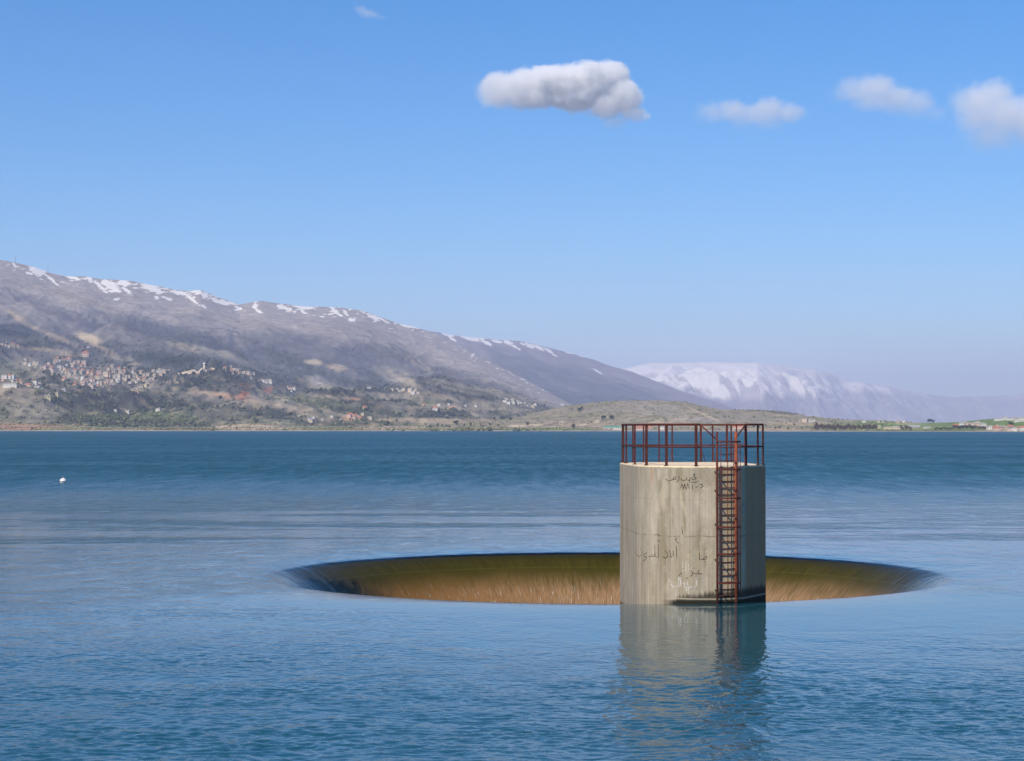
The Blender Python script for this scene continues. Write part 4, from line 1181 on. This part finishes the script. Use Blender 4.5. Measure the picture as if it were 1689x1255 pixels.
# right shore ------------------------------------------------------------
def shore(kind, wallk, x, y, label, sc=1.0, rz=0.0, group=None):
    return place(kind, wallk, x, y, '', 'F', sc, rz, group, label)
shore('mid', 'yellow', 1448, 706.5, 'beige building with a taller block at the end of the dark tree row', 0.62, 0.2)
shore('block', 'yellow', 1449, 706, 'narrow beige tower block rising behind the beige shore building', 0.42, 0.1)
shore('long', 'cream', 1470, 709.5, 'long cream wall-like building right beside the water', 0.75, 0.05)
shore('long', 'dull', 1482, 708, 'long drab low building behind the cream one by the water', 0.6, -0.05)
shore('shed', 'grey', 1508, 706, 'large grey metal-roofed shed on the green shore', 0.62, 0.0)
shore('shed', 'grey', 1528, 706.5, 'smaller grey metal-roofed shed right of the large one', 0.42, 0.0)
shore('villa', 'pink', 1577, 705.5, 'red-roofed house beside the big white farmhouse', 0.7, 0.2)
shore('mid', 'white', 1588, 703, 'big white farmhouse at the left end of the pinkish estate', 0.85, 0.1)
shore('long', 'pink', 1607, 703.5, 'long pinkish estate building on the green slope', 0.85, 0.0)
shore('mid', 'pink', 1611, 701, 'taller pinkish wing in the middle of the estate', 0.7, 0.0)
shore('small', 'white', 1622, 704, 'small white wing at the right end of the estate', 0.8, 0.1)
shore('long', 'white', 1648, 693.5, 'long white building on top of the green hill', 0.55, 0.05)
shore('block', 'white', 1657, 692.5, 'tall white block on top of the green hill', 0.55, 0.1)
shore('long', 'white', 1668, 693.0, 'low white wing right of the tall white block on the hill', 0.5, 0.0)
shore('mid', 'white', 1684, 695, 'white building on the hill cut by the right edge', 0.9, 0.1)
shore('small', 'white', 1677, 696, 'small white building just left of the one at the right edge', 0.8, 0.1)
cluster(16, 1665, 709, 36, 2.2, 0, 'in the row of low shore houses at the right edge', 'low shore houses at the right edge', ['small', 'hut', 'small', 'villa'], ['white', 'pink', 'dull', 'cream'], 'F', (0.55, 0.85), 3.0)
cluster(5, 1332, 696, 12, 1.6, 0, 'on the slope right of the bare round hill', 'houses right of the bare hill', ['small', 'hut'], ['white', 'cream'], 'F', (0.7, 0.9))
cluster(5, 1460, 697, 40, 2.0, 0, 'scattered over the plain behind the right shore', 'houses on the right plain', ['small', 'hut'], ['white', 'cream'], 'F', (0.6, 0.9))
shore('glong', 'white', 1012, 708.5, 'green-roofed long shed by the water left of the pier railing', 1.0, 0.0)
shore('rlong', 'pink', 1062, 708.5, 'red-roofed long shed seen through the left of the railing', 1.0, 0.05)
shore('small', 'white', 1092, 708.5, 'white house by the shore seen through the railing', 0.7, 0.05)
shore('rlong', 'pink', 1220, 706.5, 'red-roofed long shed seen through the right of the railing', 0.9, -0.05)
shore('hut', 'tan', 927, 700, 'tan hut at the foot of the bare round hill', 1.2)
shore('hut', 'cream', 985, 697, 'cream hut on the lower face of the bare round hill', 1.2)

# ================================================================== TREES
M_TRUNK = simple_mat('bark', (0.10, 0.075, 0.055), 0.95, 0.3, 2.0)
LEAF = {k: simple_mat('foliage_' + k, c, 0.9, 0.45, 0.7) for k, c in dict(dark=(0.035, 0.055, 0.030), mid=(0.065, 0.085, 0.040), brown=(0.13, 0.085, 0.070), blue=(0.035, 0.05, 0.045)).items()}
def crown_bm(r, h, z0_, n, shape):
    bm = bmesh.new()
    rr_ = random.Random(int(r * 100 + h * 10 + n))
    lob = [(rr_.uniform(-0.5, 0.5) * r, rr_.uniform(-0.5, 0.5) * r, z0_ + h * rr_.uniform(0.25, 0.8), r * rr_.uniform(0.35, 0.6)) for _ in range(7)]
    for _ in range(n):
        if shape == 'cone':
            zf = rr_.random() ** 0.8; a = rr_.random() * 6.28; q_ = r * (1 - zf * 0.9) * rr_.uniform(0.55, 1.0)
            c_ = Vector((q_ * math.cos(a), q_ * math.sin(a), z0_ + h * zf))
        else:
            lx, ly, lz, lr = rr_.choice(lob)
            v_ = Vector((rr_.gauss(0, 1), rr_.gauss(0, 1), rr_.gauss(0, 1))).normalized() * lr * rr_.uniform(0.7, 1.05)
            c_ = Vector((lx, ly, lz)) + v_
        s_ = r * rr_.uniform(0.10, 0.2)
        vs_ = [bm.verts.new(c_ + Vector((rr_.gauss(0, 1), rr_.gauss(0, 1), rr_.gauss(0, 1))).normalized() * s_) for _ in range(4)]
        for f_ in ((0, 1, 2), (0, 2, 3), (0, 3, 1), (1, 3, 2)): bm.faces.new([vs_[i] for i in f_])
    return bm
tproto = {}
def tree(leaf, shape, x, y, label, group, sc, which='F'):
    key = (leaf, shape, rnd.randrange(3))
    if key not in tproto:
        tr_ = empty('conifer' if shape == 'cone' else 'tree')
        r_, h_ = (1.6, 8.5) if shape == 'cone' else (3.2 + 0.3 * key[2], 6.0 + 0.4 * key[2])
        bm = bmesh.new()
        tube(bm, [(0, 0, -1.5), (0.1, 0, 1.5), (0, 0.1, 5.5)], [0.30, 0.22, 0.10], 7)
        if shape != 'cone':
            for a in range(4):
                tube(bm, [(0.05, 0, 1.8 + 0.4 * a), (1.4 * math.cos(a * 1.7), 1.4 * math.sin(a * 1.7), 3.6 + 0.4 * a)], [0.12, 0.05], 5)
        bm_obj('trunk', bm, M_TRUNK, tr_)
        bm_obj('crown', crown_bm(r_, h_, 1.2, 260 + key[2], shape), LEAF[leaf], tr_)
        tproto[key] = tr_
        o = tr_
    else:
        o = copy_tree(tproto[key])
    g_ = on_terrain(x, y, which)
    o.location = tuple(g_)
    o.rotation_euler = (0, 0, rnd.random() * 6.28)
    o.scale = (sc * rnd.uniform(0.85, 1.2), sc * rnd.uniform(0.85, 1.2), sc * rnd.uniform(0.85, 1.15))
    tag(o, label, 'tree', group)
for k in range(34):
    tree('brown', 'round', 1344 + k * 2.95 + rnd.uniform(-1, 1), 709 + rnd.uniform(-1.8, 1.4), 'brownish bare-looking tree in the long shore row right of the pier', 'trees of the long brown shore row', rnd.uniform(0.85, 1.15))
for k in range(3): tree('dark', 'round', 1439 + k * 3, 708.5, 'dark green tree at the right end of the brown shore row', 'dark trees ending the brown shore row', 0.8)
for k in range(7): tree('brown', 'round', 1484 + k * 3, 709.5 + rnd.uniform(-1, 1), 'brownish tree in front of the grey metal-roofed sheds', 'trees in front of the sheds', 0.85)
for k in range(10): tree('mid', 'round', 1542 + k * 3, 709.5 + rnd.uniform(-.6, .6), 'dull green bush-like tree on the shore left of the estate', 'bushy trees left of the estate', 0.62)
for k in range(13): tree('dark', 'round', 1572 + k * 3, 709 + rnd.uniform(-.8, .6), 'dark tree lining the shore below the pinkish estate', 'dark trees below the estate', 0.85)
for k in range(12): tree('brown', 'round', 1613 + k * 2.9, 709 + rnd.uniform(-.8, .6), 'brownish tree on the shore right of the estate', 'brown trees right of the estate', 0.75)
for x, y in ((1532, 698.5), (1536, 698), (1540, 698.5)): tree('blue', 'round', x, y, 'dark tree of the small clump on the green skyline', 'small dark clump on the green skyline', 0.95)
for x, y in ((1666, 702), (1670, 703)): tree('blue', 'round', x, y, 'dark tree of the pair on the green hillside near the right edge', 'pair of dark trees on the green hill', 0.85)
for x, y in ((955,678),(960,677),(957,680)): tree('dark', 'round', x, y, 'dark bushy tree high on the left flank of the bare hill', 'dark trees on the left flank of the bare hill', 1.1)
for x, y in ((994,692),(997,692),(1007,691.5),(1010,692)): tree('dark', 'round', x, y, 'dark bushy tree low on the bare hill left of the pier', 'dark trees low on the bare hill', 1.1)
for x, y in ((870,702.5),(945,707),(750,694),(753,695),(842,694),(828,681),(815,690)): tree('dark', 'round', x, y, 'lone dark tree on the pale fields left of the bare hill', 'lone trees on the pale fields', 1.1)
for k in range(12): tree('dark', 'round', 700 + k * 11 + rnd.uniform(-4, 4), 704 + rnd.uniform(-2, 3), 'small dark tree scattered along the low middle shore', 'trees along the low middle shore', 0.75)
for k in range(8): tree('dark', 'round', 1240 + k * 12 + rnd.uniform(-4, 4), 705 + rnd.uniform(-4, 4), 'small dark tree on the low ground right of the pier', 'trees on low ground right of the pier', 0.6)

# woodland and scrub on the slopes: uncountable, one mass each
def woodland(name, N, WX, WY, WZ, PXa, PYa, Cc, rows, thr, rmin, rmax, matl, ymin, seed, xr):
    g_ = np.random.default_rng(seed)
    i = g_.integers(2, rows - 2, N * 6); j = g_.integers(2, WX.shape[1] - 2, N * 6)
    lum = Cc[i, j].sum(-1)
    ok = (lum < thr) & (PYa[i, j] > ymin) & (PXa[i, j] > xr[0]) & (PXa[i, j] < xr[1])
    i, j = i[ok][:N], j[ok][:N]
    n = len(i)
    c_ = np.stack([WX[i, j], WY[i, j], WZ[i, j]], -1) + np.stack([g_.normal(0, 6, n), g_.normal(0, 6, n), np.zeros(n)], -1)
    r_ = g_.uniform(rmin, rmax, n)
    # squashed jittered icosahedra
    phi = (1 + 5 ** .5) / 2
    iv = np.array([(-1, phi, 0), (1, phi, 0), (-1, -phi, 0), (1, -phi, 0), (0, -1, phi), (0, 1, phi), (0, -1, -phi), (0, 1, -phi), (phi, 0, -1), (phi, 0, 1), (-phi, 0, -1), (-phi, 0, 1)]) / 1.9
    fi = np.array([(0,11,5),(0,5,1),(0,1,7),(0,7,10),(0,10,11),(1,5,9),(5,11,4),(11,10,2),(10,7,6),(7,1,8),(3,9,4),(3,4,2),(3,2,6),(3,6,8),(3,8,9),(4,9,5),(2,4,11),(6,2,10),(8,6,7),(9,8,1)])
    V = iv[None] * g_.uniform(0.55, 1.25, (n, 12, 1)) * r_[:, None, None]
    V = V + c_[:, None, :]; V[..., 2] += r_[:, None] * 0.5
    Q = fi[None] + (np.arange(n) * 12)[:, None, None]
    me = bpy.data.meshes.new(name); set_mesh(me, V.reshape(-1, 3), Q.reshape(-1, 3))
    base_c = Cc[i, j]
    cc_ = np.clip(base_c * g_.uniform(0.7, 1.4, (n, 1)) * np.array([0.92, 1.02, 0.82]), 0.015, 0.5)
    set_color(me, np.repeat(cc_, 12, 0))
    o = link(name, me, matl)
    tag(o, kind='stuff')

tmw = NT('woodland_foliage')
va = tmw.n('ShaderNodeVertexColor'); va.layer_name = 'albedo'
tmw.surf(tmw.principled(va.outputs[0], 0.95, spec=0.05))
woodland('woodland', 9500, AX_, AY_, AZ_, APX, APY, CA, 400, 0.34, 2.0, 5.2, tmw.m, 530, 4, (-60, 960))
woodland('scrub', 6000, AX_, AY_, AZ_, APX, APY, CA, 400, 0.75, 1.5, 3.8, tmw.m, 600, 5, (-60, 960))
woodland('scrub', 5000, FX_, FY_, FZ_, FPX, FPY, CF, 218, 0.70, 0.8, 2.0, tmw.m, 660, 6, (-60, 1500))

# ================================================================== HAZE
bm = bmesh.new()
box(bm, (0, 18500.0, 620.0), (48000.0, 53000.0, 1280.0))
t = NT('air_haze')
vol = t.n('ShaderNodeVolumePrincipled')
vol.inputs['Color'].default_value = (0.72, 0.77, 1.0, 1)
vol.inputs['Density'].default_value = 5.8e-5
vol.inputs['Anisotropy'].default_value = 0.0
t.l(vol.outputs[0], t.out.inputs['Volume'])
hz = bm_obj('haze', bm, t.m)
tag(hz, kind='stuff')

# ================================================================== CLOUDS (real volumes of droplets, above the haze)
def cloud(label, D, lumps, dens, wisp=1.0, seed=0.0):
    """lumps: photo-traced puffs (x, y, half width, half height) set at distance D, given real depth"""
    m = D / F
    xs_ = [l[0] for l in lumps]; ys_ = [l[1] for l in lumps]
    c0 = px(sum(xs_) / len(xs_), sum(ys_) / len(ys_), D)
    L = []
    for (x, y, rx, ry_) in lumps:
        c_ = px(x, y, D) - c0
        L.append((c_.x, (hash((x, y)) % 7 - 3) * 0.06 * rx * m, c_.z, rx * m, (rx * 0.6 + ry_ * 0.6) * m, ry_ * m))
    pad = 1.25
    lo = [min(l[i] - l[i + 3] * pad for l in L) for i in range(3)]
    hi = [max(l[i] + l[i + 3] * pad for l in L) for i in range(3)]
    bm = bmesh.new()
    box(bm, [(a + b) / 2 for a, b in zip(lo, hi)], [b - a for a, b in zip(lo, hi)])
    t = NT('cloud_droplets')
    tcn = t.n('ShaderNodeTexCoord')
    p = tcn.outputs['Object']
    po = t.vmath('ADD', p, (seed * 37.0, seed * 19.0, seed * 11.0))
    warp = t.n('ShaderNodeTexNoise'); warp.inputs['Scale'].default_value = 0.006; warp.inputs['Detail'].default_value = 3
    t.l(po, warp.inputs['Vector'])
    wv = t.vmath('SCALE', t.vmath('SUBTRACT', warp.outputs['Color'], (0.5, 0.5, 0.5)), scale=110.0 * wisp)
    pw = t.vmath('ADD', p, wv)
    f = None
    for l in L:
        v = t.vmath('DIVIDE', t.vmath('SUBTRACT', pw, l[:3]), l[3:])
        d = t.math('SUBTRACT', 1.0, t.vmath('LENGTH', v))
        f = d if f is None else t.math('MAXIMUM', f, d)
    nz = t.noise(po, 0.012, 10, 0.72, 0.3)
    f = t.math('ADD', f, t.math('MULTIPLY', t.math('SUBTRACT', nz, 0.46), 1.35 * wisp))
    de = t.math('MULTIPLY', t.mapr(f, 0.0, (0.42 if wisp < 1.0 else 0.6), 0.0, 1.0, True), dens)
    zz_ = t.sep(p)[2]
    de = t.math('MULTIPLY', de, t.mapr(zz_, lo[2] * 0.95, hi[2] * 0.6, 0.02, 1.0, True))
    de = t.math('MULTIPLY', de, t.mapr(t.sep(p)[0], lo[0] * 0.95, lo[0] * 0.1, 0.22, 1.0, True))
    vol = t.n('ShaderNodeVolumePrincipled')
    vol.inputs['Color'].default_value = (1.0, 1.0, 1.0, 1)
    vol.inputs['Anisotropy'].default_value = -0.45
    t.l(de, vol.inputs['Density'])
    t.l(vol.outputs[0], t.out.inputs['Volume'])
    t.m.cycles.volume_sampling = 'MULTIPLE_IMPORTANCE'
    t.m.cycles.volume_step_rate = 0.35
    o = bm_obj('cloud', bm, t.m)
    o.location = c0
    tag(o, label, 'cloud', 'small clouds over the lake')
    return o
cloud('largest whitest cloud with a bright crown, left of the others above the tower', 14000,
      [(822,150,40,32),(858,142,42,28),(905,135,45,28),(935,140,50,32),(975,135,46,32),(1010,128,30,30),(1025,160,34,36),(1000,175,36,26),(1045,190,26,16),(1062,194,16,9),(1012,205,26,12),(950,160,60,24),(870,162,50,20)], 0.045, 0.97, 10)
cloud('flat faint cloud between the bright cloud and the two at the right', 15500,
      [(1170,186,34,20),(1208,184,36,24),(1222,202,22,14),(1262,184,42,26),(1300,188,36,20),(1268,205,34,16),(1235,192,40,20)], 0.0052, 1.05, 333)
cloud('soft grey cloud second from the right with a rounded top', 15000,
      [(1405,152,40,28),(1445,147,42,32),(1480,165,46,30),(1512,175,34,30),(1430,172,44,18),(1540,190,30,16)], 0.0052, 1.05, 777)
cloud('tall cloud cut by the right edge with a sunlit cap', 14500,
      [(1595,172,40,30),(1635,160,44,32),(1612,195,46,34),(1660,195,54,44),(1700,205,50,56),(1640,228,60,30)], 0.0060, 1.05, 1234)
cloud('tiny thin wisp of cloud high above the mountains', 15500,
      [(595,17,16,8),(612,25,22,9),(628,30,14,5)], 0.006, 1.15, 2222)
